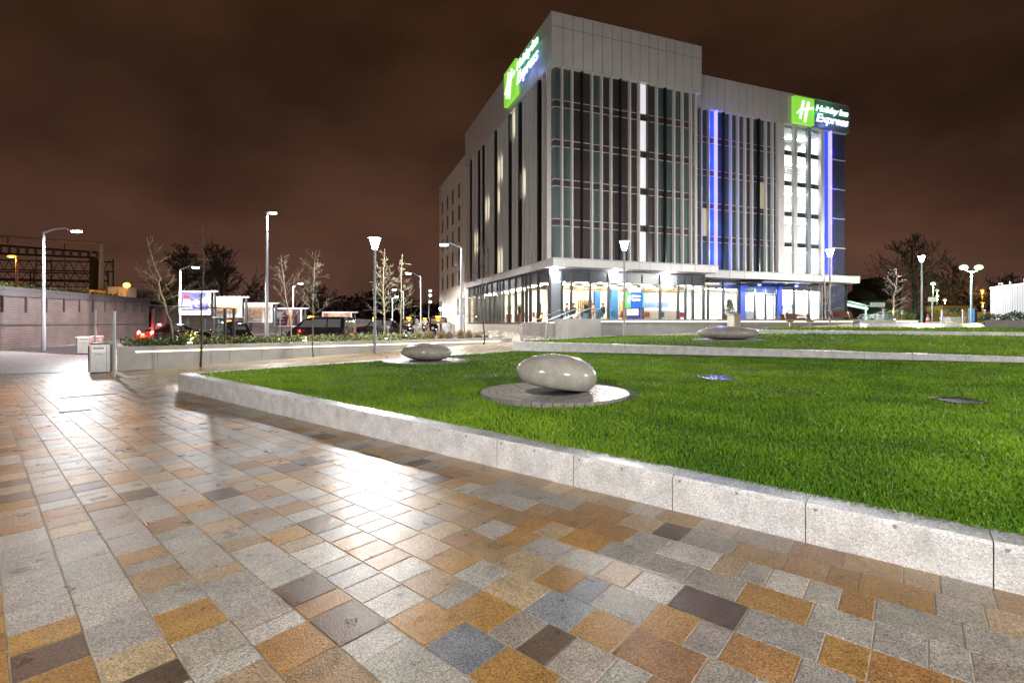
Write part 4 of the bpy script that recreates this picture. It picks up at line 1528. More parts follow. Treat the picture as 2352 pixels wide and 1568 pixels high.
# ---------------------------------------------------------------- bare trees
def bare_tree(name, label, group, base, pts, r0, nbr, spread, seed, m, start=0.3, sub=4, up=0.75, minr=0.004, az=None, twig=0.62, sides=4):
    """pts: trunk points relative to base; branches leave it all the way up"""
    r = random.Random(seed)
    root = thing(name, base, label, 'tree', group)
    P = [Vector(p) for p in pts]
    if r0 < .1: r0 *= 0.76
    H = P[-1].z
    dense = []
    for a, b in zip(P[:-1], P[1:]):
        nn = max(2, int((b - a).length / 0.35))
        for q in range(nn):
            dense.append(a.lerp(b, q / nn) + Vector((r.gauss(0, .012), r.gauss(0, .012), 0)))
    dense.append(P[-1])
    n = len(dense)
    tr = MB()
    tr.tube(dense, [max(minr * .8, r0 * (1 - i / n) ** 0.8) for i in range(n)], 7)
    part('trunk', tr, m, root, smooth=True)
    cr = MB()
    def grow(p, d, ln, rad, depth):
        k = 4 if depth > 1 else 3
        q = [p.copy()]
        for i in range(k):
            d = (d + Vector((r.gauss(0, .16), r.gauss(0, .16), r.gauss(0.08 * up, .12)))).normalized()
            q.append(q[-1] + d * ln / k)
        rr = [max(minr, rad * (1 - 0.75 * i / k)) for i in range(k + 1)]
        cr.tube(q, rr, sides if depth > 0 else 3, cap=False)
        if depth > 0:
            nb = sub if depth > 1 else max(2, sub - 2)
            for _ in range(nb):
                t = r.uniform(0.2, 0.98)
                i = min(k - 1, int(t * k))
                b0 = q[i].lerp(q[i + 1], t * k - i)
                dd = (d + Vector((r.gauss(0, .62), r.gauss(0, .62), r.gauss(0.2, .4)))).normalized()
                grow(b0, dd, ln * r.uniform(twig * .7, twig * 1.3), rad * 0.55, depth - 1)
    for i in range(nbr):
        t = start + (0.97 - start) * (i + r.random() * .8) / nbr
        p = dense[min(n - 1, int(t * (n - 1)))]
        a = i * 2.4 + r.uniform(-.5, .5) if az is None else r.gauss(az, 0.8)
        el = up + r.uniform(-.25, .25)
        d = Vector((math.cos(a) * math.cos(el), math.sin(a) * math.cos(el), math.sin(el)))
        ln = spread * (1.12 - t) ** 0.75 * r.uniform(0.6, 1.25)
        grow(p, d, ln, r0 * 0.34 * (1.1 - t), 2)
    part('crown', cr, m, root)
    return root
GT = 'young bare street trees'
def tree_px(label, base, top_y, xs, r0, nbr, spread, seed, m, **kw):
    """base point; trunk seen at pixel columns xs = [(px, py), ...] and ending at top_y"""
    Y = base.y
    pts = [(0, 0, 0)] + [tuple(W(px, py, Y) - base) for px, py in xs]
    return bare_tree('bare_tree', label, GT, base, [(p[0], (i % 2) * 0.03, p[2]) for i, p in enumerate(pts)], r0, nbr, spread, seed, m, **kw)
b = Pl(pl_x(396, 1.7), 1.7, PZ - 0.1)
tree_px('crooked bare sapling leaning left over the planter, nearest the brick wall', b, 541, [(393, 748), (385, 722), (374, 690), (363, 655), (368, 640), (352, 605), (336, 545)], 0.065, 15, 1.25, 11, M_bark, start=0.28, up=0.55)
b = GP(462, 843)
tree_px('straight thin sapling with dark trunk before the planter and the dark dome tree', b, 514, [(462, 780), (463, 690), (465, 600), (465, 516)], 0.055, 26, 0.75, 12, M_barkdark, start=0.35, up=0.35)
b = Pl(pl_x(671, 1.3), 1.3, PZ - 0.1)
tree_px('bare sapling in the planter with white lit limbs, before the taxi van', b, 580, [(667, 750), (663, 715), (655, 680), (651, 645), (647, 610), (644, 582)], 0.055, 17, 1.05, 13, M_bark, start=0.28, up=0.7)
b = GP(719, 820)
tree_px('bare spreading sapling in the path before the taxi van', b, 573, [(718, 770), (719, 720), (719, 660), (722, 620), (725, 574)], 0.05, 22, 1.25, 14, M_barkg, start=0.36, up=0.6)
b = Pl(pl_x(884, 1.6), 1.6, PZ - 0.1)
tree_px('slim bare tree with upswept pale branches just right of the tall lantern', b, 570, [(883, 740), (881, 690), (880, 640), (884, 570)], 0.065, 34, 0.85, 15, M_barkg, start=0.28, up=0.55)
b = GP(921, 803)
tree_px('thin bare tree behind the flat pebble beside the path', b, 583, [(920, 750), (922, 690), (921, 630), (924, 584)], 0.06, 24, 0.85, 16, M_barkg, start=0.4, up=0.4)
b = GP(1112, 791)
tree_px('thin dark bare tree before the long side of the hotel', b, 556, [(1113, 770), (1108, 735), (1107, 690), (1109, 620), (1111, 557)], 0.06, 18, 1.0, 17, M_barkdark, start=0.35, up=0.6)
b = at(1067, 40.0)
tree_px('pale spindly bare tree against the rear corner of the hotel', b, 590, [(1066, 735), (1068, 700), (1063, 650), (1066, 592)], 0.07, 12, 1.4, 18, M_bark, start=0.22, up=0.75)
b = Tw(tx(1897, 2.2), 2.2, 1.57)
tree_px('bare tree lit from below beside the right lantern and the benches', b, 596, [(1897, 700), (1895, 660), (1893, 598)], 0.075, 26, 1.35, 19, M_bark, start=0.18, up=0.45)

# ---------------------------------------------------------------- lamps
M_pole = mat('pale grey painted steel', (0.42, 0.44, 0.48), 0.35, var=(3, 0.05))
M_poleblue = mat('blue grey painted steel', (0.22, 0.32, 0.38), 0.4)
M_lantern = bpy.data.materials.new('glowing lantern glass')
M_lantern.use_nodes = True
_nt = M_lantern.node_tree
_nt.nodes.clear()
_o, _e, _t, _s = [_nt.nodes.new(t) for t in ('ShaderNodeOutputMaterial', 'ShaderNodeEmission', 'ShaderNodeBsdfTransparent', 'ShaderNodeAddShader')]
_e.inputs['Strength'].default_value = 22.0
_nt.links.new(_e.outputs[0], _s.inputs[0])
_nt.links.new(_t.outputs[0], _s.inputs[1])
_nt.links.new(_s.outputs[0], _o.inputs[0])
def lantern(base, top_z, label, power, col=(1.0, 0.98, 0.95), rad=0.075):
    H = top_z - base.z
    root = thing('lantern_lamp', base, label, 'street lamp', 'lantern posts of the plaza')
    mb = MB()
    mb.tube([(0, 0, -0.1), (0, 0, 1.0), (0, 0, 1.03), (0, 0, H - 0.55)], [rad, rad, rad * .74, rad * .68], 14)
    part('post', mb, M_pole, root, smooth=True)
    mb = MB()
    mb.lathe([(0.10, H - 0.52), (0.22, H - 0.08), (0.23, H - 0.05)], 18)
    part('glass_shade', mb, M_lantern, root, smooth=True)
    mb = MB()
    mb.lathe([(0.07, H - 0.60), (0.11, H - 0.525)], 16)
    mb.lathe([(0.26, H - 0.048), (0.28, H - 0.03), (0.05, H)], 18)
    part('cap', mb, M_pole, root, smooth=True)
    light(root, (0, 0, H - 0.28), power, col, 0.11)
    return root
b = GP(861, 811)
lantern(b, W(860, 545, b.y).z, 'tall bright lantern post by the path, left of the lawns', 900)
b = GP(1434, 775.5)
lantern(b, W(1433, 553, b.y).z, 'lantern post before the hotel sign on the terrace wall', 700)
b = GP(1906, 748)
b = at(1906, 33.0)
lantern(b, W(1905, 572, b.y).z, 'lantern post between the two benches, right of the entrance', 900)
b = at(2117, 41.0)
lantern(b, W(2113, 587, b.y).z, 'lantern post at the right of the plaza beside the traffic cone', 1100)
# two more of them stand out of frame behind the viewpoint and light the near paving
for p in ((6.5, -5.0, 0), (-6.0, -4.0, 0), (19.5, 5.0, 0.3)):
    lantern(Vector(p), p[2] + 5.3, 'lantern post out of view, behind or beside the viewpoint', 950 if p[1] < 0 else 850)

def road_lamp(base, top_px, head_px, label, power, col=(1.0, 0.99, 1.0), Y=None, rad=0.09, lit=True, group='bracket lamps along the road'):
    Y = base.y
    top = W(*top_px, Y) - base
    head = W(*head_px, Y) - base
    root = thing('road_lamp', base, label, 'street lamp', group)
    sx = 1 if head.x > top.x else -1
    mb = MB()
    mb.tube([(0, 0, -0.1), (0, 0, 1.6), (0, 0, 1.65), (0, 0, top.z)], [rad, rad, rad * .8, rad * .62], 12)
    part('post', mb, M_pole, root, smooth=True)
    ar = MB()
    L_ = head.x - top.x
    ar.tube([(-sx * .02, 0, top.z - 0.02), (L_ * .3, 0, top.z + abs(L_) * .10), (L_ * .65, 0, max(top.z, head.z) + abs(L_) * .1), (L_ - sx * .28, 0, head.z + 0.05)], [rad * .6, rad * .5, rad * .45, rad * .45], 8)
    part('arm', ar, M_pole, root, smooth=True)
    hd = MB()
    hd.cbox((L_, 0, head.z + 0.055), (0.36, 0.16, 0.045), bev=0.08)
    part('lamp_head', hd, M_pole, root)
    ln = MB()
    ln.cbox((L_, 0, head.z - 0.035), (0.30, 0.13, 0.044), bev=0.06)
    part('lens', ln, emission('road lamp lens ' + str(col), col, 30.0 if lit else 2.0), root)
    if power: light(root, (L_, 0, head.z - 0.2), power, col, 0.15, 'SPOT', 174, 0.3)
    return root
b = GP(100, 805)
road_lamp(b, (109, 534), (185, 531), 'tall bracket lamp at the left before the brick wall, its lamp burning', 1150, rad=0.125)
b = at(413.5, 47)
road_lamp(b, (417, 619), (453, 614), 'bracket lamp behind the taxi shelter, beside the first billboard', 2200, rad=0.12)
b = at(1060, 38.5)
road_lamp(b, (1058, 568), (1018, 562), 'bracket lamp at the rear corner of the hotel, its arm to the left', 420, rad=0.13)
b = at(967, 62)
road_lamp(b, (967, 635), (938, 628), 'bracket lamp behind the taxi queue, its arm to the left', 1800, rad=0.13)
b = at(673, 70)
road_lamp(b, (673, 658), (691, 651), 'small bracket lamp behind the white limbed sapling, by the billboards', 2000, rad=0.13)
b = at(927, 84)
road_lamp(b, (927, 671), (906, 665), 'farther small bracket lamp left of the taxi queue lamp', 1500, rad=0.13)
b = at(901, 92)
road_lamp(b, (901, 685), (911, 681), 'farthest low bracket lamp of the road', 600, rad=0.13)
b = at(613, 44)
road_lamp(b, (614, 488), (628, 489), 'very tall grey pole with a short dim lamp arm, before the billboards', 500, rad=0.17, lit=False)
b = at(1012, 75)
lantern(b, W(1012, 706, 75).z, 'small far lantern post beside the rear of the hotel', 50)
def flood(base, top_z, label, group, heads, col, power, m, rad=0.09):
    root = thing('street_light', base, label, 'street lamp', group)
    H = top_z - base.z
    mb = MB()
    mb.tube([(0, 0, -0.1), (0, 0, H)], [rad, rad * .7], 10)
    part('post', mb, m, root)
    if len(heads) > 1:
        mb = MB()
        mb.tube([(heads[0], 0, H + 0.1), (heads[0] * .4, 0, H - 0.05), (heads[-1] * .4, 0, H - 0.05), (heads[-1], 0, H + 0.1)], rad * .5, 8)
        part('cross_arm', mb, m, root)
    for x in heads:
        mb = MB()
        mb.lathe([(0.16, H + 0.09), (0.30, H + 0.22), (0.24, H + 0.42), (0.05, H + 0.5)], 14, (x, 0, 0))
        part('lamp_globe', mb, emission('lamp globe ' + str(col), col, 1.9), root, smooth=True)
    if power: light(root, (0, -0.2, H - 0.25), power, col, 0.2)
    return root
GRN, ORG, RED = (0.60, 1.0, 0.46), (1.0, 0.42, 0.05), (1.0, 0.40, 0.34)
Y = 40
b = at(2231, Y)
flood(b, W(2230, 622, Y).z, 'blue grey post with two greenish lamps, right of the plaza', 'greenish lamps beyond the plaza', (-0.62, 0.60), GRN, 220, M_poleblue)
for px, py, lb in ((2143, 653, 'greenish lamp above the lower ones in front of the big bare tree'), (2152, 668, 'second greenish lamp from the top before the big bare tree'), (2153, 681, 'third greenish lamp down before the big bare tree'), (2151, 689, 'lowest of the greenish lamps before the big bare tree')):
    Yq = 60 + (py - 650) * 1.2
    b = at(px, Yq)
    flood(b, W(px, py, Yq).z - 0.2, lb, 'greenish lamps beyond the plaza', (0.0,), GRN, 250 if py < 660 else 80, M_pole, 0.06)
for px, py, lb, c_, pw, Yq in ((2170, 690, 'pinkish red lamp low down right of the big bare tree', RED, 150, 85), (2256, 668, 'upper orange lamp by the white hoarding', ORG, 300, 90), (2257, 696, 'lower orange lamp by the white hoarding', ORG, 200, 95)):
    b = at(px, Yq)
    flood(b, W(px, py, Yq).z - 0.2, lb, 'coloured lamps far beyond the plaza', (0.0,), c_, pw, M_pole, 0.06)
# ---------------------------------------------------------------- street furniture of the plaza
M_orangep = mat('traffic orange plastic', (0.75, 0.10, 0.03), 0.45)
M_whitep = mat('white plastic', (0.75, 0.75, 0.74), 0.4)
def bin_(base, label, rot, h=1.0, w=0.55, front=True):
    root = thing('litter_bin', base, label, 'litter bin', 'stainless litter bins', rotz=rot)
    mb = MB()
    mb.cbox((0, 0, 0.05 + (h - .14) / 2), (w / 2, w / 2, (h - .14) / 2), bev=0.05)
    part('body', mb, M_steel, root)
    mb = MB()
    mb.cbox((0, 0, 0.022), (w / 2 - 0.05, w / 2 - 0.05, 0.027))
    part('base', mb, M_dgrey, root)
    mb = MB()
    hw = w / 2 + 0.012
    mb.add([(-hw, -hw, h - 0.09), (hw, -hw, h - 0.09), (hw, hw, h - 0.09), (-hw, hw, h - 0.09), (-hw, -hw, h - 0.045), (hw, -hw, h - 0.045), (hw, hw, h - 0.045), (-hw, hw, h - 0.045),
            (-hw * .6, -hw * .6, h), (hw * .6, -hw * .6, h), (hw * .6, hw * .6, h), (-hw * .6, hw * .6, h)],
           [(3, 2, 1, 0), (0, 1, 5, 4), (1, 2, 6, 5), (2, 3, 7, 6), (3, 0, 4, 7), (4, 5, 9, 8), (5, 6, 10, 9), (6, 7, 11, 10), (7, 4, 8, 11), (8, 9, 10, 11)])
    part('lid', mb, M_steel, root)
    mb = MB()
    mb.box((-w * .32, -w / 2 - 0.006, h - 0.30), (w * .32, -w / 2 - 0.001, h - 0.14))
    part('opening_surround', mb, mat('pale brushed steel', (0.75, 0.75, 0.74), 0.35, metal=0.7), root)
    mb = MB()
    mb.box((-w * .25, -w / 2 - 0.012, h - 0.19), (w * .25, -w / 2 - 0.007, h - 0.155))
    part('slot', mb, M_dark, root)
    mb = MB()
    for q in (-1, 1): mb.box((q * (w / 2 - 0.075) - 0.004, -w / 2 - 0.003, 0.08), (q * (w / 2 - 0.075) + 0.004, -w / 2 - 0.0005, h - 0.12))
    part('door_gap', mb, M_dark, root)
    t = text_mb('Litter', 0.085, 0.002, shear=0.1, align='CENTER')
    remap(t, lambda x, y, z: (x, -w / 2 - 0.003 - z, h - 0.385 + y))
    part('lettering', t, M_dark, root)
    return root
bin_(GP(231, 856), 'stainless litter bin nearest the camera, standing by the corner of the planter', R(30), 1.0, 0.56)
bin_(GP(193, 813), 'stainless litter bin with brown side, left of a pair by the road', R(38), 1.05, 0.7)
bin_(GP(222, 808), 'stainless litter bin half hidden behind the nearest bin, right of a pair', R(38), 1.05, 0.7)
b = at(1025, 47)
bin_(b, 'pale litter bin between the last taxi and the rear of the hotel', R(10), 1.25, 0.9)
b = at(1037, 48)
bin_(b, 'narrow pale bin beside the lamp post at the rear of the hotel', R(10), 1.1, 0.6)
def post(base, h, r, label, cat='bollard', group=None, square=False, m=None, name='bollard'):
    root = thing(name, base, label, cat, group)
    mb = MB()
    if square: mb.cbox((0, 0, h / 2 - 0.1), (r, r, h / 2 + 0.1), R(25), bev=0.01)
    else: mb.lathe([(r, -0.1), (r, h - 0.02), (r * .85, h)], 14)
    part('post', mb, m or M_handrail, root)
    mb = MB()
    if square: mb.cbox((0, 0, h + 0.012), (r + 0.006, r + 0.006, 0.012), R(25))
    else: mb.lathe([(r * 1.02, h - 0.16), (r * 1.02, h - 0.12)], 14)
    part('cap' if square else 'band', mb, M_pole if square else M_dgrey, root)
    return root
b = GP(262, 867)
post(b, W(0, 716, b.y).z - b.z, 0.036, 'tall square steel post by the near corner of the planter', 'post', 'tall steel posts by the bins', True, M_pole, 'steel_post')
b = GP(219, 822)
post(b, W(0, 711, b.y).z - b.z, 0.034, 'tall square steel post rising behind the nearest litter bin', 'post', 'tall steel posts by the bins', True, M_pole, 'steel_post')
for px, top, bot, lb in ((1198, 742.5, 783, 'slim steel bollard farthest left of three before the hotel corner'), (1255, 738, 778.5, 'slim steel bollard in the middle of three before the hotel corner'), (1309, 735, 777.5, 'slim steel bollard right of three, before the foot of the steps')):
    b = GP(px, bot)
    post(b, W(0, top, b.y).z - b.z, 0.065, lb, 'bollard', 'steel bollards before the hotel corner')
for px, Y, top, lb in ((722, 37, 751, 'small bollard before the bonnet of the taxi van'), (814.6, 39, 747, 'small bollard between the taxi van and the next taxi'), (891, 40, 746.5, 'small bollard before the side of the dark taxi beside the tall lantern'),
                       (959, 42, 743, 'small bollard before the front facing taxis'), (1008, 43, 743, 'small bollard before the last taxi of the queue')):
    b = at(px, Y)
    b.z = min(b.z, 0.4)
    post(b, W(0, top, Y).z - b.z, 0.09, lb, 'bollard', 'small bollards along the taxi rank')
for px, Y, top, lb in ((2163, 40, 711.5, 'steel bollard at the left end of the yellow hoarding'), (2211.5, 40, 711.5, 'steel bollard before the middle of the yellow hoarding'), (2262, 40, 711.5, 'steel bollard beside the white hoarding'),
                       (2029, 46, 710.5, 'steel bollard behind the cycle hoops'), (2072.5, 46, 711, 'steel bollard behind the small bright planting')):
    b = at(px, Y)
    post(b, W(0, top, Y).z - b.z, 0.085, lb, 'bollard', 'steel bollards at the right of the plaza')
# benches
M_slat = mat('reddish hardwood slats', (0.16, 0.055, 0.022), 0.4, var=(6, 0.25))
M_castal = mat('cast aluminium', (0.5, 0.5, 0.5), 0.4, metal=0.8)
def bench(base, rot, wid, label):
    root = thing('bench', base, label, 'bench', 'timber benches before the terrace wall', rotz=rot)
    st, bk = MB(), MB()
    for q in range(5): st.cbox((0, -0.20 + q * 0.10, 0.45), (wid / 2, 0.04, 0.018))
    for q in range(4):
        z = 0.53 + q * 0.10
        y = 0.30 + q * 0.035
        bk.add([(x, y + dy, z + dz) for x in (-wid / 2, wid / 2) for dy, dz in ((-0.012, 0), (0.012, 0), (0.04, 0.085), (0.016, 0.085))],
               [(3, 2, 1, 0), (4, 5, 6, 7), (0, 1, 5, 4), (1, 2, 6, 5), (2, 3, 7, 6), (3, 0, 4, 7)])
    part('seat', st, M_slat, root)
    part('backrest', bk, M_slat, root)
    for q in (-1, 1):
        lg = MB()
        x = q * wid * 0.34
        lg.tube([(x, 0.02, -0.02), (x, 0.02, 0.40)], [0.055, 0.04], 8)
        lg.tube([(x, -0.26, 0.425), (x, 0.0, 0.40), (x, 0.27, 0.42), (x, 0.36, 0.72), (x, 0.42, 0.95)], 0.03, 8)
        part('leg', lg, M_castal, root)
p = Tw(tx(1838, -1.5), -1.5, 0)
bench(Vector((p.x, p.y, G(p.x, p.y))), BR, 2.5, 'timber bench on two metal legs, the left one, before the terrace wall')
p = Tw(tx(1942, -1.0), -1.0, 0)
bench(Vector((p.x, p.y, G(p.x, p.y))), BR, 2.3, 'timber bench on two metal legs, the right one, at the end of the terrace wall')
# square stone bin with slanting top by the wall
p = Tw(tx(1686, -0.75), -0.75, 0)
root = thing('stone_bin', (p.x, p.y, G(p.x, p.y)), 'square pale bin with a slanting steel top standing against the terrace wall', 'litter bin', rotz=BR)
mb = MB()
mb.cbox((0, 0, 0.46), (0.28, 0.28, 0.5), bev=0.03)
part('body', mb, M_panel2, root)
mb = MB()
mb.add([(-.34, -.34, 0.97), (.34, -.34, 0.97), (.34, .34, 0.97), (-.34, .34, 0.97), (-.34, -.34, 1.0), (.34, -.34, 1.0), (.34, .34, 1.15), (-.34, .34, 1.15)],
       [(3, 2, 1, 0), (4, 5, 6, 7), (0, 1, 5, 4), (1, 2, 6, 5), (2, 3, 7, 6), (3, 0, 4, 7)])
part('top', mb, M_steel, root)
# topiary pots
M_topi = leaf_mat('clipped box leaves', (0.02, 0.045, 0.02), (0.06, 0.10, 0.045))
for px, kind, lb in ((1676, 'cone', 'clipped conical shrub in a dark pot by the entrance'), (1811.6, 'ball', 'clipped ball shaped shrub in a dark pot right of the entrance')):
    p = Tw(tx(px, 3.0), 3.0, 1.575)
    root = thing('potted_shrub', p, lb, 'potted shrub', rotz=BR)
    mb = MB()
    mb.add([(-.28, -.28, 0), (.28, -.28, 0), (.28, .28, 0), (-.28, .28, 0), (-.36, -.36, .6), (.36, -.36, .6), (.36, .36, .6), (-.36, .36, .6)],
           [(3, 2, 1, 0), (4, 5, 6, 7), (0, 1, 5, 4), (1, 2, 6, 5), (2, 3, 7, 6), (3, 0, 4, 7)])
    part('pot', mb, M_dgrey, root)
    mb = MB()
    if kind == 'cone':
        for q in range(9):
            z = 0.62 + q * 0.11
            leaves(mb, (0, 0, z), (0.40 * (1 - q / 9.5) + .04, 0.40 * (1 - q / 9.5) + .04, 0.12), 90, 0.09, prng)
    else: leaves(mb, (0, 0, 1.02), (0.46, 0.46, 0.46), 700, 0.09, prng)
    part('foliage', mb, M_topi, root)
    mb = MB()
    mb.tube([(0, 0, .55), (0, 0, 1.0)], 0.03, 6)
    part('stem', mb, M_bark, root)
# cycle hoops, plinth, right-hand planting
Y = 43.0
hoop = None
for i, px in enumerate((1984, 1998, 2010, 2022, 2036)):
    b = at(px, Y + i * 0.25)
    if hoop is None:
        hoop = thing('cycle_hoop', b, '', 'cycle stand', 'steel cycle hoops right of the hotel', rotz=R(8))
        mb = MB()
        pts = [(-0.48, 0, -0.05), (-0.48, 0, 0.52)] + [(-0.48 + 0.22 - 0.22 * math.cos(t), 0, 0.52 + 0.22 * math.sin(t)) for t in (0.5, 1.0, 1.57)] + [(0.48 - 0.22 + 0.22 * math.cos(t), 0, 0.52 + 0.22 * math.sin(t)) for t in (1.57, 1.0, 0.5)] + [(0.48, 0, 0.52), (0.48, 0, -0.05)]
        mb.tube(pts, 0.035, 8)
        part('hoop', mb, M_handrail, hoop, smooth=True)
        for q in (-.48, .48):
            f = MB()
            f.lathe([(0.08, 0), (0.08, 0.015)], 10, (q, 0, 0.0))
            part('foot_plate', f, M_handrail, hoop)
        o = hoop
    else: o = dup(hoop, b, R(8))
    o['label'] = ('leftmost steel cycle hoop beside the hotel end wall', 'second steel cycle hoop from the left', 'middle steel cycle hoop of the row', 'second steel cycle hoop from the right', 'rightmost steel cycle hoop, next to the lit bare tree')[i]
p0, p1 = at(1978, 41), at(2120, 41)
root = thing('low_planter', (p0.x, p0.y, p0.z), 'low stone planter edge with a warm light strip beside the cycle hoops', 'planter wall')
mb = MB()
mb.box((0, 0, -0.3), (p1.x - p0.x - 0.3, 0.25, 0.28))
mb.box((0.2, 0.25, -0.3), (p1.x - p0.x - 0.3, 2.6, 0.2))
part('wall', mb, M_conc2, root)
mb = MB()
mb.box((2.9, -0.03, 0.10), (p1.x - p0.x - 0.5, -0.002, 0.17))
part('light_strip', mb, M_led, root)
prng2 = random.Random(21)
for i, px in enumerate((2062, 2078, 2095)):
    b = at(px, 42.3)
    mb = MB()
    blades(mb, (0, 0, 0), 190, 1.0 - 0.1 * i, 0.7, prng2, 0.012)
    o = mb.build('ornamental_grass', M_leafpale, None, (b.x, b.y, b.z + 0.2))
    tag(o, ('pale arching plant nearest the cycle hoops, over a ground light', 'middle pale arching plant in the low planter', 'pale arching plant nearest the right lantern post')[i], 'plant', 'pale plants in the low planter')
b = at(2055, 41.6)
uplight(Vector((b.x, b.y, b.z + 0.2)), 'ground light in the low planter beside the cycle hoops', 120)
b = at(2052, 42.0)
b.z += 0.2
tree_px('bare tree with bright curled limbs between the cycle hoops and the right lantern post', b, 612, [(2052, 715), (2054, 680), (2060, 650), (2058, 614)], 0.08, 20, 1.5, 20, M_bark, start=0.2, up=0.45)
b = at(2131, 39.5)
root = thing('traffic_cone', b, 'orange and white traffic cone beside the right lantern post', 'traffic cone')
mb = MB()
mb.lathe([(0.17, 0.03), (0.125, 0.24)], 16)
mb.lathe([(0.09, 0.46), (0.035, 0.72), (0.03, 0.74)], 16)
part('cone', mb, M_orangep, root, smooth=True)
mb = MB()
mb.lathe([(0.125, 0.24), (0.09, 0.46)], 16)
part('white_band', mb, M_whitep, root, smooth=True)
mb = MB()
mb.cbox((0, 0, 0.015), (0.23, 0.23, 0.015), bev=0.03)
part('base', mb, M_orangep, root)
# right edge: planter with a bush, white hoarding, yellow hoarding, planter tub, sign boards, dark things on the ground
p0 = GP(2262, 754)
root = thing('low_planter', p0, 'low pale planter wall at the right edge of the picture', 'planter wall')
mb = MB()
mb.prism([(0, 0), (9, 0), (9, 0.3), (0.3, 0.3)], -0.3, 0.40)
mb.prism([(0.34, 0.304), (9, 0.304), (9, 4.5), (4.9, 4.5)], -0.3, 0.33)
part('wall', mb, M_conc2, root)
mb = MB()
for q in range(9): leaves(mb, (1.7 + q * 0.45, 1.5 + 0.4 * math.sin(q * 2.1), 0.42 + 0.03 * q), (0.42, 0.55, 0.25 + 0.02 * q), 260, 0.11, prng)
o = mb.build('evergreen_bush', M_topi, None, (p0.x, p0.y, p0.z))
tag(o, 'low dark evergreen bush in the planter at the right edge of the picture', 'bush')
a, b2 = at(2275, 38.5), at(2460, 30.0)
rz = math.atan2(b2.y - a.y, b2.x - a.x)
ln = math.hypot(b2.x - a.x, b2.y - a.y)
root = thing('white_hoarding', (a.x, a.y, 1.5), 'white ribbed site hoarding at the right edge of the picture', 'hoarding', rotz=rz)
mb = MB()
n_ = int(ln / 0.15)
for q in range(n_):
    x = q * 0.15
    mb.box((x, -0.02 if q % 2 else 0.0, 0.0), (x + 0.149, 0.06, W(0, 664, 38.5).z - 1.5))
part('sheet', mb, mat('off white ribbed sheet', (0.42, 0.42, 0.44), 0.5), root)
mb = MB()
mb.box((-0.02, -0.03, W(0, 664, 38.5).z - 1.5), (ln, 0.07, W(0, 660, 38.5).z - 1.47))
part('top_rail', mb, M_whitep, root)
for q in (0.15, 0.55, 1.6, 3.4, 6.0):
    mb = MB()
    h = W(0, 660, 38.5).z - 1.5
    mb.tube([(q, 0.5, 0), (q, 0.5, h + 0.32 + 0.1 * (q > 2))], 0.09, 8)
    part('post', mb, M_handrail, root)
a, b2 = at(2164, 50), at(2282, 50)
root = thing('yellow_hoarding', (a.x, 50, 1.5), 'orange yellow boarded fence behind the steel bollards', 'hoarding')
mb = MB()
for q in range(5):
    w = (b2.x - a.x) / 5
    mb.box((q * w + .01, 0, 0), (q * w + w - .01, 0.06, 1.15))
part('boards', mb, mat('yellow painted board', (0.62, 0.33, 0.035), 0.5, var=(1, 0.1)), root)
mb = MB()
mb.tube([(0, -0.1, 0.42), (b2.x - a.x, -0.1, 0.42)], 0.03, 6)
part('rail', mb, M_dgrey, root)
a = at(2198, 56)
root = thing('yellow_cabin', (a.x - 1.2, 56, 1.5), 'low yellow site cabin standing behind the yellow fence', 'site cabin')
mb = MB()
mb.box((-.4, 0, 0), (3.4, 2.2, 2.0))
part('body', mb, mat('yellow cabin paint', (0.5, 0.28, 0.05), 0.5), root)
mb = MB()
mb.box((-.6, -.2, 2.0), (3.6, 2.4, 2.15))
part('roof', mb, M_dgrey, root)
mb = MB()
mb.box((0.2, -0.02, 0.9), (1.6, -0.001, 1.7))
part('window', mb, M_black, root)
a = at(2188, 44)
root = thing('planter_tub', a, 'round dark bush in a square grey tub before the yellow fence', 'planter')
mb = MB()
mb.add([(-.55, -.45, 0), (.55, -.45, 0), (.55, .45, 0), (-.55, .45, 0), (-.75, -.6, .55), (.75, -.6, .55), (.75, .6, .55), (-.75, .6, .55)],
       [(3, 2, 1, 0), (4, 5, 6, 7), (0, 1, 5, 4), (1, 2, 6, 5), (2, 3, 7, 6), (3, 0, 4, 7)])
part('tub', mb, M_conc2, root)
mb = MB()
leaves(mb, (0, 0, 0.85), (0.75, 0.6, 0.42), 600, 0.12, prng)
part('foliage', mb, M_topi, root)
a = at(2234, 42)
post(a, 1.2, 0.22, 'blue bin shaped post beside the twin greenish lamp', 'post', None, True, mat('blue painted steel', (0.03, 0.10, 0.25), 0.4), 'blue_post')
a = at(2141, 47)
root = thing('direction_sign', a, 'small double signboard on a thin pole before the big bare tree', 'sign')
mb = MB()
mb.tube([(0, 0, 0), (0, 0, 2.5)], 0.045, 8)
part('pole', mb, M_pole, root)
mb = MB()
mb.box((-0.42, -0.03, 2.05), (0.42, -0.001 - .03, 2.45))
part('board', mb, mat('greenish white board', (0.5, 0.52, 0.45), 0.5), root)
# road works bits on the ground
for px, Y, lb, c_ in ((2150, 38.0, 'pale round slab lying on the plaza right of the cone', (0.22, 0.23, 0.2)), (2176, 38.4, 'pinkish flat slab lying between two bollards', (0.5, 0.3, 0.25))):
    a = at(px, Y)
    mb = MB()
    mb.lathe([(0.6, 0.0), (0.62, 0.03), (0.55, 0.09), (0.1, 0.12)], 16)
    o = mb.build('flat_slab', mat('slab ' + lb, c_, 0.5), None, a)
    tag(o, lb, 'slab')

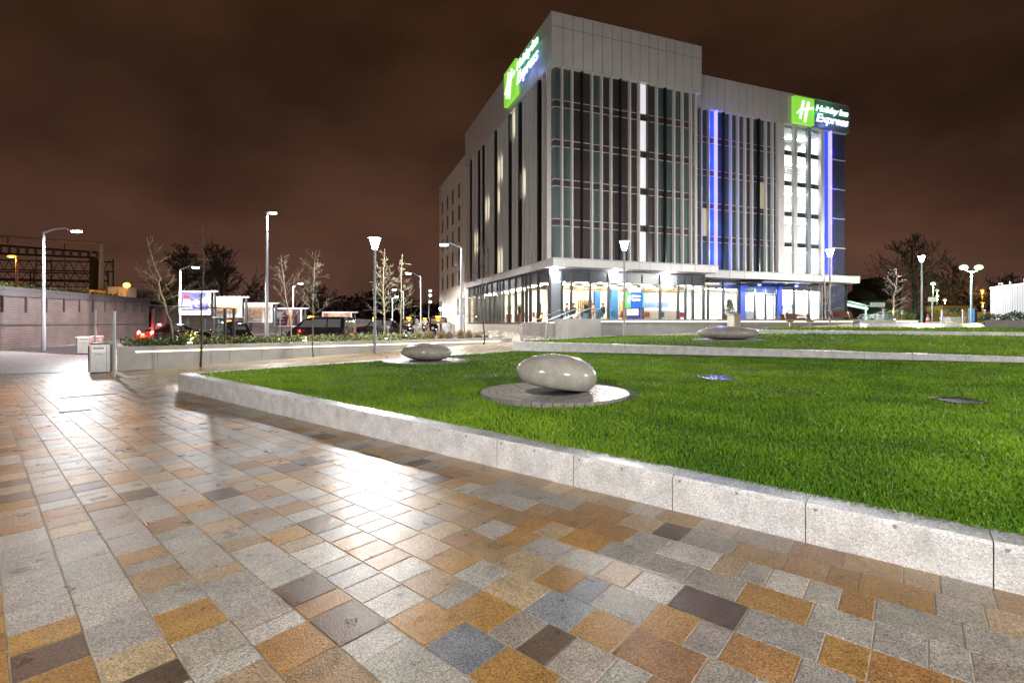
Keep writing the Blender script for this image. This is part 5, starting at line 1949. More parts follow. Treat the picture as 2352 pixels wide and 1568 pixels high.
# totem sign by the wall
p = Tw(tx(1456, 1.1), 1.1, 0)
TY = p.y
u = TY / FPX
root = thing('totem_sign', (p.x, p.y, 1.6), 'blue and green hotel totem sign with a white entrance board under it', 'sign', rotz=R(9))
X = lambda px: (px - 1456) * u
Z = lambda py: (HZ - py) * u
mb = MB()
mb.box((X(1443), 0.0, 0.0), (X(1473), 0.22, Z(663)))
part('post', mb, mat('dark blue sign post', (0.03, 0.03, 0.22), 0.35), root)
mb = MB()
mb.box((X(1442), -0.03, Z(672.5)), (X(1466), -0.005, Z(664.5)))
mb.box((X(1468), -0.03, Z(671)), (X(1472), -0.005, Z(664.5)))
part('white_plate', mb, M_whitep, root)
mb = MB()
mb.box((X(1444), -0.12, Z(707)), (X(1475.5), 0.3, Z(671.5)))
part('sign_box', mb, mat('backlit blue sign', (0.01, 0.05, 0.5), 0.35, emit=(0.0, 0.06, 0.75), estr=0.75), root)
mb = MB()
mb.box((X(1437), -0.13, Z(707)), (X(1446), 0.31, Z(671.5)))
mb.box((X(1475.7), -0.12, Z(707)), (X(1480), 0.3, Z(671.5)))
part('green_edge', mb, mat('backlit green edge', (0.05, 0.3, 0.05), 0.35, emit=(0.08, 0.42, 0.08), estr=0.6), root)
em = emblem(0.55)
remap(em, lambda x, y, z: (X(1437) + x * 0.55 - 0.02, -0.135 + y * .2, Z(698) + z))
part('emblem', em, mat('white sign lettering', (0.8, 0.8, 0.8), 0.4, emit=(1, 1, 1), estr=1.0), root)
for txt, size, zz in (('Holiday Inn', 0.17, 682.2), ('Express', 0.215, 690.5)):
    t = text_mb(txt, size, 0.006, shear=0.2, offset=0.004, spacing=.9)
    wid = max(v[0] for v in t.v)
    sc = (X(1470) - X(1449)) / wid
    remap(t, lambda x, y, z: (X(1448.5) + x * sc, -0.127 - z, Z(zz) + y))
    part('lettering', t, MATS['white sign lettering'], root)
mb = MB()
mb.box((X(1439), -0.06, Z(724)), (X(1466), -0.01, Z(708)))
part('entrance_board', mb, M_whitep, root)
t = text_mb('Entrance', 0.17, 0.004)
wid = max(v[0] for v in t.v)
sc = (X(1462) - X(1441)) / wid
remap(t, lambda x, y, z: (X(1441) + x * sc, -0.064 - z, Z(721) + y))
part('lettering', t, M_greypanel, root)

# ---------------------------------------------------------------- people and furniture in the lobby
M_skin = mat('skin', (0.52, 0.30, 0.21), 0.5)
M_cblue = mat('blue upholstery', (0.03, 0.20, 0.36), 0.6)
M_cred = mat('red upholstery', (0.45, 0.03, 0.05), 0.6)
FLZ = 1.585
def chair(px, b, rot, m, label):
    a = aR(px, b)
    root = thing('chair', Wb(a, b, FLZ), label, 'chair', 'lobby chairs', rotz=BR + R(rot))
    mb = MB()
    mb.cbox((0, 0, 0.45), (0.24, 0.23, 0.035), bev=0.06)
    part('seat', mb, m, root)
    mb = MB()
    mb.cbox((0, 0.22, 0.70), (0.24, 0.03, 0.20), bev=0.02)
    part('backrest', mb, m, root)
    for sx in (-1, 1):
        for sy in (-1, 1):
            mb = MB()
            mb.tube([(sx * .22, sy * .21, 0), (sx * .18, sy * .17, .42)], 0.014, 6)
            part('leg', mb, M_castal, root)
for px, b, rot, m, lb in ((1298, 3.0, 160, M_cblue, 'blue chair behind the window nearest the hotel corner'), (1333, 2.7, 180, M_cblue, 'blue chair left of the big potted plant in the lobby'), (1377, 2.6, 185, M_cblue, 'blue chair under the seated man in black'),
                          (1407, 2.5, 170, M_cblue, 'blue chair before the tall blue column'), (1429, 2.6, 175, M_cred, 'red chair left of the totem sign'), (1483, 2.6, 180, M_cred, 'red chair right of the totem sign'),
                          (1517, 2.6, 180, M_cblue, 'blue chair before the bar counter'), (1563, 2.6, 180, M_cred, 'red chair by the right part of the bar')):
    chair(px, b, rot, m, lb)
def table(px, b, h, w, m, label):
    a = aR(px, b)
    root = thing('table', Wb(a, b, FLZ), label, 'table', 'lobby tables', rotz=BR)
    mb = MB()
    mb.cbox((0, 0, h), (w / 2, w / 2 * .8, 0.025), bev=0.05)
    part('tabletop', mb, m, root)
    mb = MB()
    mb.tube([(0, 0, 0.02), (0, 0, h - 0.02)], 0.04, 8)
    mb.lathe([(0.28, 0), (0.26, 0.03), (0.04, 0.05)], 14)
    part('pedestal', mb, M_castal, root)
table(1304, 3.4, 1.02, 1.3, M_wood, 'high wooden table at the left lobby window')
table(1345, 3.2, 0.74, 0.9, M_whitep, 'low white table beside the big potted plant')
table(1368, 3.3, 1.0, 0.8, M_wood, 'high table between the two seated guests')
table(1440, 3.2, 0.74, 0.8, M_wood, 'low table behind the totem sign')
table(1497, 3.4, 0.74, 0.9, M_wood, 'low table before the bar counter')
# along the side windows
for q, (bq, m, lb) in enumerate(((6.0, M_cred, 'red chair behind the side windows nearest the corner'), (8.2, M_cblue, 'blue chair behind the side windows'), (10.5, M_cred, 'orange red chair by the small plant inside the side windows'), (14.0, M_cblue, 'blue chair far back behind the side windows'))):
    root0 = Wb(1.3, bq, FLZ)
    px = CX + FPX * root0.x / root0.y
    a = 1.3
    rt = thing('chair', root0, lb, 'chair', 'lobby chairs', rotz=BR + R(90))
    mb = MB()
    mb.cbox((0, 0, 0.45), (0.24, 0.23, 0.035), bev=0.06)
    part('seat', mb, m, rt)
    mb = MB()
    mb.cbox((0, 0.22, 0.70), (0.24, 0.03, 0.20), bev=0.02)
    part('backrest', mb, m, rt)
    for sx in (-1, 1):
        for sy in (-1, 1):
            mb = MB()
            mb.tube([(sx * .22, sy * .21, 0), (sx * .18, sy * .17, .42)], 0.014, 6)
            part('leg', mb, M_castal, rt)
def pot_plant(loc, h, label, m=None):
    root = thing('potted_plant', loc, label, 'potted plant', 'lobby plants')
    mb = MB()
    mb.lathe([(0.2, 0), (0.3, h * .38), (0.32, h * .4)], 16)
    part('pot', mb, m or M_whitep, root, smooth=True)
    mb = MB()
    blades(mb, (0, 0, h * .38), 46, h * .62, 0.5, prng, 0.03)
    part('foliage', mb, M_topi, root)
pot_plant(Wb(aR(1347, 2.3), 2.3, FLZ), 1.9, 'big spiky plant in a pale pot in the lobby window', mat('pale blue pot', (0.35, 0.45, 0.55), 0.4))
for bq, lb in ((4.6, 'leafy plant inside the second side window from the corner'), (9.2, 'leafy plant inside the middle of the side windows'), (12.0, 'leafy plant far back inside the side windows')):
    pot_plant(Wb(1.0, bq, FLZ), 2.0, lb, mat('terracotta pot', (0.35, 0.12, 0.05), 0.6))

def person(loc, rot, label, top, legs, hair, seat=0.45):
    """seated figure: one skinned body, faces coloured by what covers them"""
    k = seat
    J = {'pel': (0, 0, k + .10), 'chest': (0, -.03, k + .42), 'neck': (0, -.05, k + .58), 'head': (0, -.09, k + .72), 'crown': (0, -.08, k + .85)}
    E = [('pel', 'chest'), ('chest', 'neck'), ('neck', 'head'), ('head', 'crown')]
    rad = {'pel': .15, 'chest': .15, 'neck': .055, 'head': .095, 'crown': .07}
    for s, n in ((-1, 'l'), (1, 'r')):
        J.update({'sh' + n: (s * .19, -.03, k + .50), 'el' + n: (s * .24, -.10, k + .24), 'wr' + n: (s * .12, -.34, k + .27), 'ha' + n: (s * .08, -.43, k + .28),
                  'hip' + n: (s * .10, -.02, k + .08), 'kn' + n: (s * .12, -.46, k + .08), 'an' + n: (s * .12, -.42, k - .36), 'to' + n: (s * .13, -.58, k - .41)})
        rad.update({'sh' + n: .07, 'el' + n: .048, 'wr' + n: .034, 'ha' + n: .038, 'hip' + n: .095, 'kn' + n: .065, 'an' + n: .042, 'to' + n: .038})
        E += [('chest', 'sh' + n), ('sh' + n, 'el' + n), ('el' + n, 'wr' + n), ('wr' + n, 'ha' + n), ('pel', 'hip' + n), ('hip' + n, 'kn' + n), ('kn' + n, 'an' + n), ('an' + n, 'to' + n)]
    names = list(J)
    me = bpy.data.meshes.new('person')
    me.from_pydata([J[n] for n in names], [(names.index(a), names.index(b)) for a, b in E], [])
    o = bpy.data.objects.new('person', me)
    COL.objects.link(o)
    md = o.modifiers.new('skin', 'SKIN')
    o.modifiers.new('sub', 'SUBSURF').levels = 1
    for i, n in enumerate(names):
        me.skin_vertices[0].data[i].radius = (rad[n], rad[n])
    me.skin_vertices[0].data[0].use_root = True
    bpy.context.view_layer.update()
    m2 = bpy.data.meshes.new_from_object(o.evaluated_get(bpy.context.evaluated_depsgraph_get()))
    o.modifiers.clear()
    o.data = m2
    for m in (M_skin, top, legs): m2.materials.append(m)
    for p in m2.polygons:
        c = p.center
        if c.z > k + .57 or (c.y < -.37 and c.z > k + .2): p.material_index = 0
        elif c.z > k + .16: p.material_index = 1
        else: p.material_index = 2
        p.use_smooth = True
    o.location = loc
    o.rotation_euler = (0, 0, rot)
    tag(o, label, 'person')
    h = MB()
    h.ell((0, -.055, k + .80), (.105, .12, .105), 12, 8)
    hv = h.build('hair', hair, o, smooth=True)
    return o
M_hair = mat('reddish brown hair', (0.16, 0.06, 0.025), 0.6)
M_hairb = mat('dark brown hair', (0.04, 0.025, 0.018), 0.6)
person(Wb(aR(1386, 2.75), 2.75, FLZ), BR + R(-80), 'person in a black jacket with reddish hair, seated on a high stool and facing left', mat('black jacket', (0.012, 0.012, 0.014), 0.7), mat('dark trousers', (0.02, 0.02, 0.03), 0.7), M_hair, 0.72)
person(Wb(aR(1362, 3.2), 3.2, FLZ), BR + R(95), 'person in a pale pink top, seated opposite the one in the black jacket', mat('pale pink top', (0.60, 0.34, 0.30), 0.7), mat('pale trousers', (0.4, 0.3, 0.25), 0.7), M_hairb, 0.72)
person(Wb(aR(1301, 3.9), 3.9, FLZ), BR + R(60), 'person in a dark red top seated at the high table by the left lobby window', mat('dark red top', (0.28, 0.03, 0.04), 0.7), MATS['dark trousers'], M_hairb, 0.72)
person(Wb(aR(1319, 3.9), 3.9, FLZ), BR + R(-70), 'person in a grey top sitting behind the window bar near the hotel corner', mat('grey top', (0.12, 0.12, 0.14), 0.7), MATS['dark trousers'], M_hairb, 0.72)
for px, b, rot, lb in ((1386, 2.75, -80, 'high stool under the person in the black jacket'), (1362, 3.2, 95, 'high stool under the person in pale pink'), (1301, 3.9, 60, 'high stool under the person in dark red'), (1319, 3.9, -70, 'high stool under the person in grey')):
    root = thing('stool', Wb(aR(px, b), b, FLZ), lb, 'stool', 'high stools of the lobby', rotz=BR + R(rot))
    mb = MB()
    mb.lathe([(0.17, 0.66), (0.19, 0.68), (0.18, 0.715)], 14)
    part('seat', mb, M_wood, root)
    for q in range(4):
        a = q * 1.571 + .785
        mb = MB()
        mb.tube([(0.22 * math.cos(a), 0.22 * math.sin(a), 0), (0.13 * math.cos(a), 0.13 * math.sin(a), .66)], 0.014, 6)
        part('leg', mb, M_castal, root)
# ---------------------------------------------------------------- vehicles
M_carblack = mat('black car paint', (0.015, 0.015, 0.018), 0.12, coat=1.0)
M_cardark = mat('dark maroon car paint', (0.03, 0.008, 0.008), 0.12, coat=1.0)
M_carglass = mat('dark car glass', (0.15, 0.17, 0.165), 0.04, spec=0.8)
M_tyre = mat('tyre rubber', (0.012, 0.012, 0.012), 0.8)
M_rim = mat('wheel rim', (0.35, 0.35, 0.36), 0.35, metal=0.9)
M_chrome = mat('chrome', (0.7, 0.7, 0.7), 0.15, metal=1.0)
M_head = mat('headlight glass', (0.6, 0.62, 0.65), 0.1, coat=1.0)
M_tail = emission('red tail light', (1.0, 0.03, 0.02), 3.0)
M_brake = emission('bright red brake light', (1.0, 0.10, 0.08), 25.0)
M_taxi = emission('orange taxi sign', (1.0, 0.28, 0.02), 12.0)
M_plate = mat('yellow number plate', (0.65, 0.42, 0.05), 0.4)
M_platew = mat('white number plate', (0.7, 0.7, 0.7), 0.4)
def vehicle(loc, rot, kind, label, body_m=None, sign=True, brake=False, tail=True, heads=False):
    """length along local x, front at +x"""
    root = thing('taxi' if sign else 'parked_car', loc, label, 'taxi' if sign else 'car', 'taxis waiting at the rank' if sign else None, rotz=rot)
    bm_ = body_m or M_carblack
    if kind == 'cab':      # rounded London cab
        ST = [(-2.28, .80, .70, .62), (-2.2, .98, .80, .66), (-1.85, 1.22, .84, .66), (-1.62, 1.48, .86, .66), (-1.3, 1.72, .87, .66), (-.8, 1.81, .88, .66), (-.1, 1.82, .88, .66), (.35, 1.74, .88, .66),
              (.62, 1.56, .88, .67), (1.02, 1.15, .87, .69), (1.12, 1.08, .86, .70), (1.6, 1.03, .83, .66), (2.05, .95, .78, .60), (2.26, .80, .72, .56)]
        belt = 1.03
        wins = [((-1.18, -.48), (-1.30, -.48)), ((-.36, .30), (-.36, .22)), ((.36, .90), (.36, .46))]
        wx, wr = (-1.42, 1.42), .33
    elif kind == 'van':
        ST = [(-2.42, 1.70, .88, .80), (-2.36, 1.86, .93, .82), (-2.0, 1.92, .95, .82), (-.5, 1.93, .95, .82), (.55, 1.90, .95, .82), (.95, 1.74, .95, .82), (1.45, 1.36, .94, .84), (1.72, 1.16, .92, .84), (2.1, 1.02, .88, .78), (2.38, .82, .80, .70), (2.46, .66, .76, .66)]
        belt = 1.12
        wins = [((-2.1, -1.1), (-2.1, -1.1)), ((-.98, .02), (-.98, .02)), ((.14, 1.25), (.14, .80))]
        wx, wr = (-1.5, 1.55), .34
    else:
        ST = [(-2.1, .82, .74, .62), (-1.95, .98, .82, .60), (-1.55, 1.1, .85, .58), (-1.05, 1.40, .86, .56), (-.5, 1.46, .87, .56), (.1, 1.44, .87, .56), (.95, 1.02, .86, .62), (1.7, .90, .82, .62), (2.05, .72, .74, .58)]
        belt = .92
        wins = [((-.98, -.3), (-.85, -.3)), ((-.2, .62), (-.2, .30))]
        wx, wr = (-1.3, 1.32), .31
    mb = MB()
    n = 14
    for (x, zt, wb, wt) in ST:
        bl = min(belt, zt - .06)
        half = [(wb * .86, .26), (wb * .98, .36), (wb, .62), (wb * .985, bl - .02), (wb * .955, bl), (wb * .955 + (wt - wb * .955) * .8, bl + (zt - bl) * .86), (wt * .72, zt)]
        ring = [(y, z) for y, z in half] + [(-y, z) for y, z in half[::-1]]
        mb.v += [(x, y, z) for y, z in ring]
    for i in range(len(ST) - 1):
        for q in range(n):
            a, b = i * n + q, i * n + (q + 1) % n
            mb.f.append((a, a + n, b + n, b))
    mb.f.append(tuple(range(n)))
    mb.f.append(tuple(range((len(ST) - 1) * n, len(ST) * n))[::-1])
    mb.mi = [0] * len(mb.f)
    part('body', mb, bm_, root, smooth=True)
    def prof(x):
        for s0, s1 in zip(ST[:-1], ST[1:]):
            if s0[0] <= x <= s1[0]:
                t = (x - s0[0]) / (s1[0] - s0[0])
                return [s0[i] + (s1[i] - s0[i]) * t for i in range(4)]
        return ST[-1]
    def side(x, z, sgn):
        _, zt, wb, wt = prof(x)
        bl = min(belt, zt - .06)
        t = (z - bl) / max(.01, (zt - bl))
        return Vector((x, sgn * (wb * .955 + (wt - wb * .955) * .8 / .86 * t + .012), z))
    for sgn in (1, -1):
        for (xb, xt) in wins:
            zt = min(prof(xt[0])[1], prof(xt[1])[1])
            z0 = belt + .05
            z1 = belt + (zt - belt) * .80
            P = [side(xb[0], z0, sgn), side(xb[1], z0, sgn), side(xt[1], z1, sgn), side(xt[0], z1, sgn)]
            mb = MB()
            o_ = Vector((0, -sgn * .02, 0))
            mb.add(P + [p + o_ for p in P], [(0, 1, 2, 3) if sgn < 0 else (3, 2, 1, 0), (0, 4, 5, 1), (1, 5, 6, 2), (2, 6, 7, 3), (3, 7, 4, 0)])
            part('side_window', mb, M_carglass, root)
    # windscreen and rear window
    def across(x0, x1, f, name, m=M_carglass, k=.86):
        a, b = prof(x0), prof(x1)
        mb = MB()
        def hw(p): return p[3] * .86
        dz = .016
        dx = .016 if f else -.016
        P = [Vector((x0 + dx, -hw(a) * k, a[1] + dz)), Vector((x0 + dx, hw(a) * k, a[1] + dz)), Vector((x1 + dx, hw(b) * k, b[1] + dz)), Vector((x1 + dx, -hw(b) * k, b[1] + dz))]
        o_ = Vector((0, 0, -.02))
        mb.add(P + [p + o_ for p in P], [(0, 1, 2, 3), (0, 4, 5, 1), (1, 5, 6, 2), (2, 6, 7, 3), (3, 7, 4, 0)])
        return part(name, mb, m, root)
    if kind == 'cab':
        across(1.00, .66, True, 'windscreen', k=.95)
        across(-1.84, -1.64, False, 'rear_window', k=.8)
    elif kind == 'van': across(1.60, .98, True, 'windscreen', k=1.0)
    else:
        across(.92, .16, True, 'windscreen', k=1.0)
        across(-1.5, -1.08, False, 'rear_window')
    for x in wx:
        for sgn in (1, -1):
            y = sgn * (prof(x)[2] * .90)
            t_ = MB()
            t_.tube([(x, y - .11, wr), (x, y - .10, wr), (x, y + .10, wr), (x, y + .11, wr)], [wr - .04, wr, wr, wr - .04], 20)
            w = part('wheel', t_, M_tyre, root, smooth=True)
            t_ = MB()
            t_.tube([(x, y + sgn * .09, wr), (x, y + sgn * .118, wr)], [wr * .62, wr * .5], 16)
            part('rim', t_, M_rim, w)
    fx, bx = ST[-1][0], ST[0][0]
    zf = .66 if kind != 'van' else .78
    for sgn in (1, -1):
        mb = MB()
        mb.ell((fx - (.14 if kind != 'van' else .16), sgn * .56, zf), (.16, .15, .12 if kind != 'van' else .16), 12, 8)
        part('headlight', mb, emission('lit headlight', (1.0, 0.97, 0.9), 6.0) if heads else M_head, root, smooth=True)
        mb = MB()
        zz = .66 if kind == 'cab' else .85
        mb.ell((bx + .07, sgn * .58, zz), (.09, .10, .15 if not brake else .17), 10, 8)
        part('tail_light', mb, M_brake if brake else (M_tail if tail else mat('unlit red lens', (0.25, 0.01, 0.01), 0.2)), root, smooth=True)
        mb = MB()
        xm = .92 if kind == 'cab' else (1.2 if kind == 'van' else .75)
        mb.ell((xm, sgn * (prof(xm)[2] + .11), belt + .08), (.07, .10, .085), 10, 6)
        part('mirror', mb, bm_, root, smooth=True)
    mb = MB()
    mb.box((fx - .12, -.72, .34), (fx + .06, .72, .48))
    mb.box((bx - .06, -.70, .36), (bx + .10, .70, .50))
    part('bumper', mb, M_black, root)
    mb = MB()
    mb.box((fx - .04, -.30, .52), (fx + .035, .30, .80 if kind == 'cab' else .68))
    part('grille', mb, M_chrome if kind == 'cab' else M_black, root)
    mb = MB()
    mb.box((bx - .075, -.26, .60), (bx - .055, .26, .72))
    part('number_plate', mb, M_plate, root)
    mb = MB()
    mb.box((fx + .062, -.26, .36), (fx + .075, .26, .47))
    part('number_plate', mb, M_platew, root)
    if sign:
        mb = MB()
        if kind == 'cab': mb.cbox((.42, 0, 1.80), (.07, .22, .07), bev=.02)
        else: mb.cbox((.85, 0, 1.92), (.08, .25, .08), bev=.02)
        part('taxi_sign', mb, M_taxi, root)
        light(root, (.7 if kind == 'cab' else 1.1, 0, 2.05), 14, (1, .35, .05), .06, name='sign_glow')
    if brake:
        mb = MB()
        mb.cbox((bx + .95, 0, 1.42), (.03, .12, .03))
        part('brake_light', mb, M_brake, root)
        for sgn in (1, -1): light(root, (bx - .3, sgn * .58, .85), 90, (1, .05, .03), .1, name='brake_glow')
    return root
def vz(px, Y, roof_py, h): 
    p = W(px, roof_py, Y)
    return Vector((p.x, Y, p.z - h))
vehicle(vz(405, 33, 743, 1.46), R(72), 'car', 'dark red car with bright red brake lights behind the taxi shelter', M_cardark, sign=False, brake=True)
vehicle(vz(528, 36.0, 737.5, 1.82), R(138), 'cab', 'black cab seen from behind with red tail lights, at the shelter end of the rank', sign=True)
vehicle(vz(738, 37.0, 727.5, 1.93), R(168), 'van', 'black taxi van with pale side windows and an orange roof sign, in profile')
vehicle(vz(868, 47, 730.5, 1.82), R(196), 'cab', 'black cab half behind the tall lantern with an orange roof sign', mat('very dark brown car paint', (0.018, 0.010, 0.009), 0.12, coat=1.0))
vehicle(vz(941, 56, 729.8, 1.82), R(-92), 'cab', 'black cab facing the camera with a chrome grille and orange sign', heads=True)
vehicle(vz(978, 68, 731.5, 1.82), R(-100), 'cab', 'black cab mostly hidden behind the last taxi of the queue', heads=True)
vehicle(vz(1006, 50, 727.5, 1.93), R(-80), 'van', 'black taxi van facing the camera beside the rear of the hotel', heads=False)
for px, Y, lb, m_ in ((2018, 60, 'pale parked car behind the cycle hoops', mat('pale car paint', (0.55, 0.5, 0.55), 0.2, coat=1.0)), (2100, 75, 'dark parked car under the big bare tree', M_carblack)):
    b = at(px, Y)
    vehicle(b, R(175), 'car', lb, m_, sign=False, tail=True)

# ---------------------------------------------------------------- billboards
M_bbframe = mat('white billboard frame', (0.75, 0.75, 0.76), 0.4)
M_bbpost = mat('dark billboard post', (0.03, 0.03, 0.035), 0.6)
def poster(name, stops, scale, distort, seed):
    m = bpy.data.materials.new(name)
    m.use_nodes = True
    nt = m.node_tree
    b = nt.nodes['Principled BSDF']
    tc = nt.nodes.new('ShaderNodeTexCoord')
    mp = nt.nodes.new('ShaderNodeMapping')
    mp.inputs['Scale'].default_value = scale
    mp.inputs['Location'].default_value = (seed, seed * .7, seed * 1.3)
    nz = nt.nodes.new('ShaderNodeTexNoise')
    nz.inputs['Scale'].default_value = 1.0
    nz.inputs['Detail'].default_value = 4
    nz.inputs['Distortion'].default_value = distort
    cr = nt.nodes.new('ShaderNodeValToRGB')
    e_ = cr.color_ramp.elements
    e_[0].position, e_[0].color = stops[0][0], (*stops[0][1], 1)
    e_[1].position, e_[1].color = stops[-1][0], (*stops[-1][1], 1)
    for p_, c_ in stops[1:-1]:
        q = e_.new(p_)
        q.color = (*c_, 1)
    nt.links.new(tc.outputs['Object'], mp.inputs['Vector'])
    nt.links.new(mp.outputs[0], nz.inputs['Vector'])
    nt.links.new(nz.outputs['Fac'], cr.inputs['Fac'])
    nt.links.new(cr.outputs[0], b.inputs['Base Color'])
    b.inputs['Roughness'].default_value = 0.4
    return m
BBL = [  # left px, right px, top, bottom, distance, label
    (411, 485, 668, 723, 50, 'billboard with a dark blue poster and a small red and white shape, leftmost'),
    (490, 558, 681, 730, 53, 'billboard with a pale tan sunset poster, second from left'),
    (561, 627, 695, 740.5, 56, 'billboard with a busy brown and cream poster behind the tall pole'),
    (630, 694, 707, 750, 59, 'billboard with a dark maroon poster and a pale figure, before the taxi van'),
    (740, 809, 716, 760, 64, 'billboard with a red and cream poster behind the taxi van, rightmost')]
PM = [poster('dark blue poster', [(0.3, (0.03, 0.03, 0.09)), (0.6, (0.10, 0.10, 0.24)), (0.75, (0.4, 0.4, 0.5))], (0.4, 0.4, 0.9), 0.3, 3),
      poster('tan sunset poster', [(0.25, (0.28, 0.13, 0.07)), (0.5, (0.55, 0.36, 0.2)), (0.7, (0.75, 0.6, 0.4))], (0.25, 0.3, 1.1), 0.4, 11),
      poster('busy poster', [(0.3, (0.10, 0.04, 0.03)), (0.45, (0.6, 0.5, 0.38)), (0.55, (0.3, 0.12, 0.09)), (0.7, (0.7, 0.62, 0.5))], (2.2, 2.2, 1.6), 1.0, 21),
      poster('maroon poster', [(0.3, (0.06, 0.02, 0.03)), (0.7, (0.09, 0.03, 0.045))], (0.5, 0.5, 0.5), 0.2, 31),
      poster('red cream poster', [(0.35, (0.22, 0.02, 0.03)), (0.5, (0.5, 0.32, 0.2)), (0.7, (0.25, 0.10, 0.06))], (1.6, 1.6, 0.8), 0.6, 41)]
M_offwhite = mat('off white print', (0.72, 0.7, 0.68), 0.5)
M_redprint = mat('red print', (0.6, 0.02, 0.03), 0.5)
M_peach = mat('peach print', (0.6, 0.36, 0.25), 0.5)
for i, (x0, x1, t, bt, Y, lb) in enumerate(BBL):
    u = Y / FPX
    zc = EYE + (HZ - bt) * u
    p = W((x0 + x1) / 2, bt, Y)
    zg = G(p.x, p.y)
    root = thing('billboard', (p.x, p.y, zg), lb, 'billboard', 'billboards along the road', rotz=R(-3))
    w, h, b0 = (x1 - x0) * u / 2, (bt - t) * u, zc - zg
    fr, po = MB(), MB()
    f = 0.13
    fr.box((-w, -0.12, b0), (w, 0.1, b0 + f))
    fr.box((-w, -0.12, b0 + h - f), (w + 0.75, 0.1, b0 + h))
    fr.box((-w, -0.12, b0 + f), (-w + f, 0.1, b0 + h - f))
    fr.box((w - f, -0.12, b0 + f), (w, 0.1, b0 + h - f))
    part('frame', fr, M_bbframe, root)
    pn = MB()
    pn.box((-w + f, -0.06, b0 + f), (w - f, 0.08, b0 + h - f))
    ps = part('poster', pn, PM[i], root)
    pr, pc = MB(), M_offwhite
    W_, H_ = w - f, h - 2 * f
    zz = b0 + f
    if i == 0:
        pr.box((-W_, -0.065, zz), (W_, -0.061, zz + H_ * .14))
        for q in range(4): pr.box((-W_ * .85 - .0 + q * .03, -0.067, zz + H_ * (.24 + .11 * q)), (-W_ * (.15 + .06 * q), -0.0655, zz + H_ * (.33 + .11 * q)))
        rd = MB()
        rd.box((-W_ * .75, -0.067, zz + H_ * .70), (-W_ * .38, -0.0655, zz + H_ * .86))
        part('print', rd, M_redprint, ps)
    elif i == 1: pr.box((-W_, -0.065, zz), (W_, -0.061, zz + H_ * .16))
    elif i == 2:
        pr.box((-W_ * .4, -0.065, zz + H_ * .05), (W_ * .5, -0.061, zz + H_ * .14))
        pr.box((W_ * .6, -0.065, zz + H_ * .02), (W_ * .8, -0.061, zz + H_ * .3))
    elif i == 3:
        for q in range(4): pr.box((-W_ * .85, -0.065, zz + H_ * (.18 + .2 * q)), (-W_ * (.25 + .1 * (q % 2)), -0.061, zz + H_ * (.215 + .2 * q)))
        pc = M_peach
        fg = MB()
        fg.prism([(0, 0), (1, 0)], 0, 0) if False else None
        fg.add([(W_ * a_, -0.066, zz + H_ * c_) for a_, c_ in ((-.1, 0), (.35, 0), (.42, .35), (.3, .5), (.38, .7), (.33, .92), (.1, .97), (-.05, .88), (-.02, .68), (.08, .52), (-.02, .35))], [tuple(range(11))])
        part('print', fg, M_peach, ps)
        pc = M_offwhite
    else:
        for q in range(2): pr.box((-W_ * .9, -0.065, zz + H_ * (.66 - .16 * q)), (W_ * (.0 - .1 * q), -0.061, zz + H_ * (.72 - .16 * q)))
    part('print', pr, pc, ps)
    for x in (-w * .6, w * .6, w + .3):
        po.box((x - 0.09, 0.11, -0.2), (x + 0.09, 0.3, b0 + h * .97))
    part('support_post', po, M_bbpost, root)
    light(root, (0, -1.3, b0 + h + 0.5), 42, (1, .97, .93), 0.3, name='billboard_light')

# ---------------------------------------------------------------- taxi shelter
Y = 31.0
u = Y / FPX
a = at(430, Y)
root = thing('taxi_shelter', a, 'glass waiting shelter with a thin dark flat roof behind the planter', 'shelter', rotz=R(0))
X = lambda px: (px - 430) * u
zt = EYE + (HZ - 707) * u - a.z
mb = MB()
mb.add([(X(338), -1.0, zt + .10), (X(520), -.6, zt - .08), (X(520), 1.2, zt - .06), (X(338), 1.2, zt + .14), (X(338), -1.0, zt + .17), (X(520), -.6, zt + .0), (X(520), 1.2, zt + .02), (X(338), 1.2, zt + .21)],
       [(3, 2, 1, 0), (4, 5, 6, 7), (0, 1, 5, 4), (1, 2, 6, 5), (2, 3, 7, 6), (3, 0, 4, 7)])
part('roof', mb, mat('dark blue grey steel', (0.06, 0.075, 0.09), 0.3), root)
for px in (352, 517):
    for y in (0.0, 1.0):
        mb = MB()
        mb.cbox((X(px), y, zt / 2), (0.07, 0.07, zt / 2 - 0.02))
        part('post', mb, MATS['dark blue grey steel'], root)
mb = MB()
mb.box((X(352) + .08, 0.98, 0.35), (X(517) - .08, 1.0, zt - .2))
part('glass_panel', mb, M_glass, root)
mb = MB()
for z in (0.30, 0.62): mb.box((X(352) + .08, 0.94, z), (X(517) - .08, 1.0, z + .045))
part('rail', mb, MATS['dark blue grey steel'], root)
mb = MB()
mb.box((X(365), 0.5, 0.45), (X(505), 0.85, 0.5))
part('seat', mb, M_steel_m, root)
# second small shelter roof and bus stop sign further along
a = at(535, 40)
root = thing('small_shelter', a, 'small pale flat roofed shelter right of the glass shelter', 'shelter')
u2 = 40 / FPX
zt2 = EYE + (HZ - 730) * u2 - a.z
mb = MB()
mb.box(((498 - 535) * u2, -.6, zt2), ((550 - 535) * u2, .8, zt2 + .1))
part('roof', mb, M_whitep, root)
for px in (503, 545):
    mb = MB()
    mb.cbox(((px - 535) * u2, 0, zt2 / 2), (.05, .05, zt2 / 2 - .01))
    part('post', mb, M_pole, root)
a = at(643.5, 42)
root = thing('stop_sign_post', a, 'thin pole with a small pale flag sign before the maroon billboard', 'sign')
mb = MB()
ztop = W(0, 716, 42).z - a.z
mb.tube([(0, 0, 0), (0, 0, ztop)], 0.05, 8)
part('pole', mb, M_pole, root)
mb = MB()
mb.box((-.25, -.04, ztop - .5), (.2, -.055 + .03, ztop))
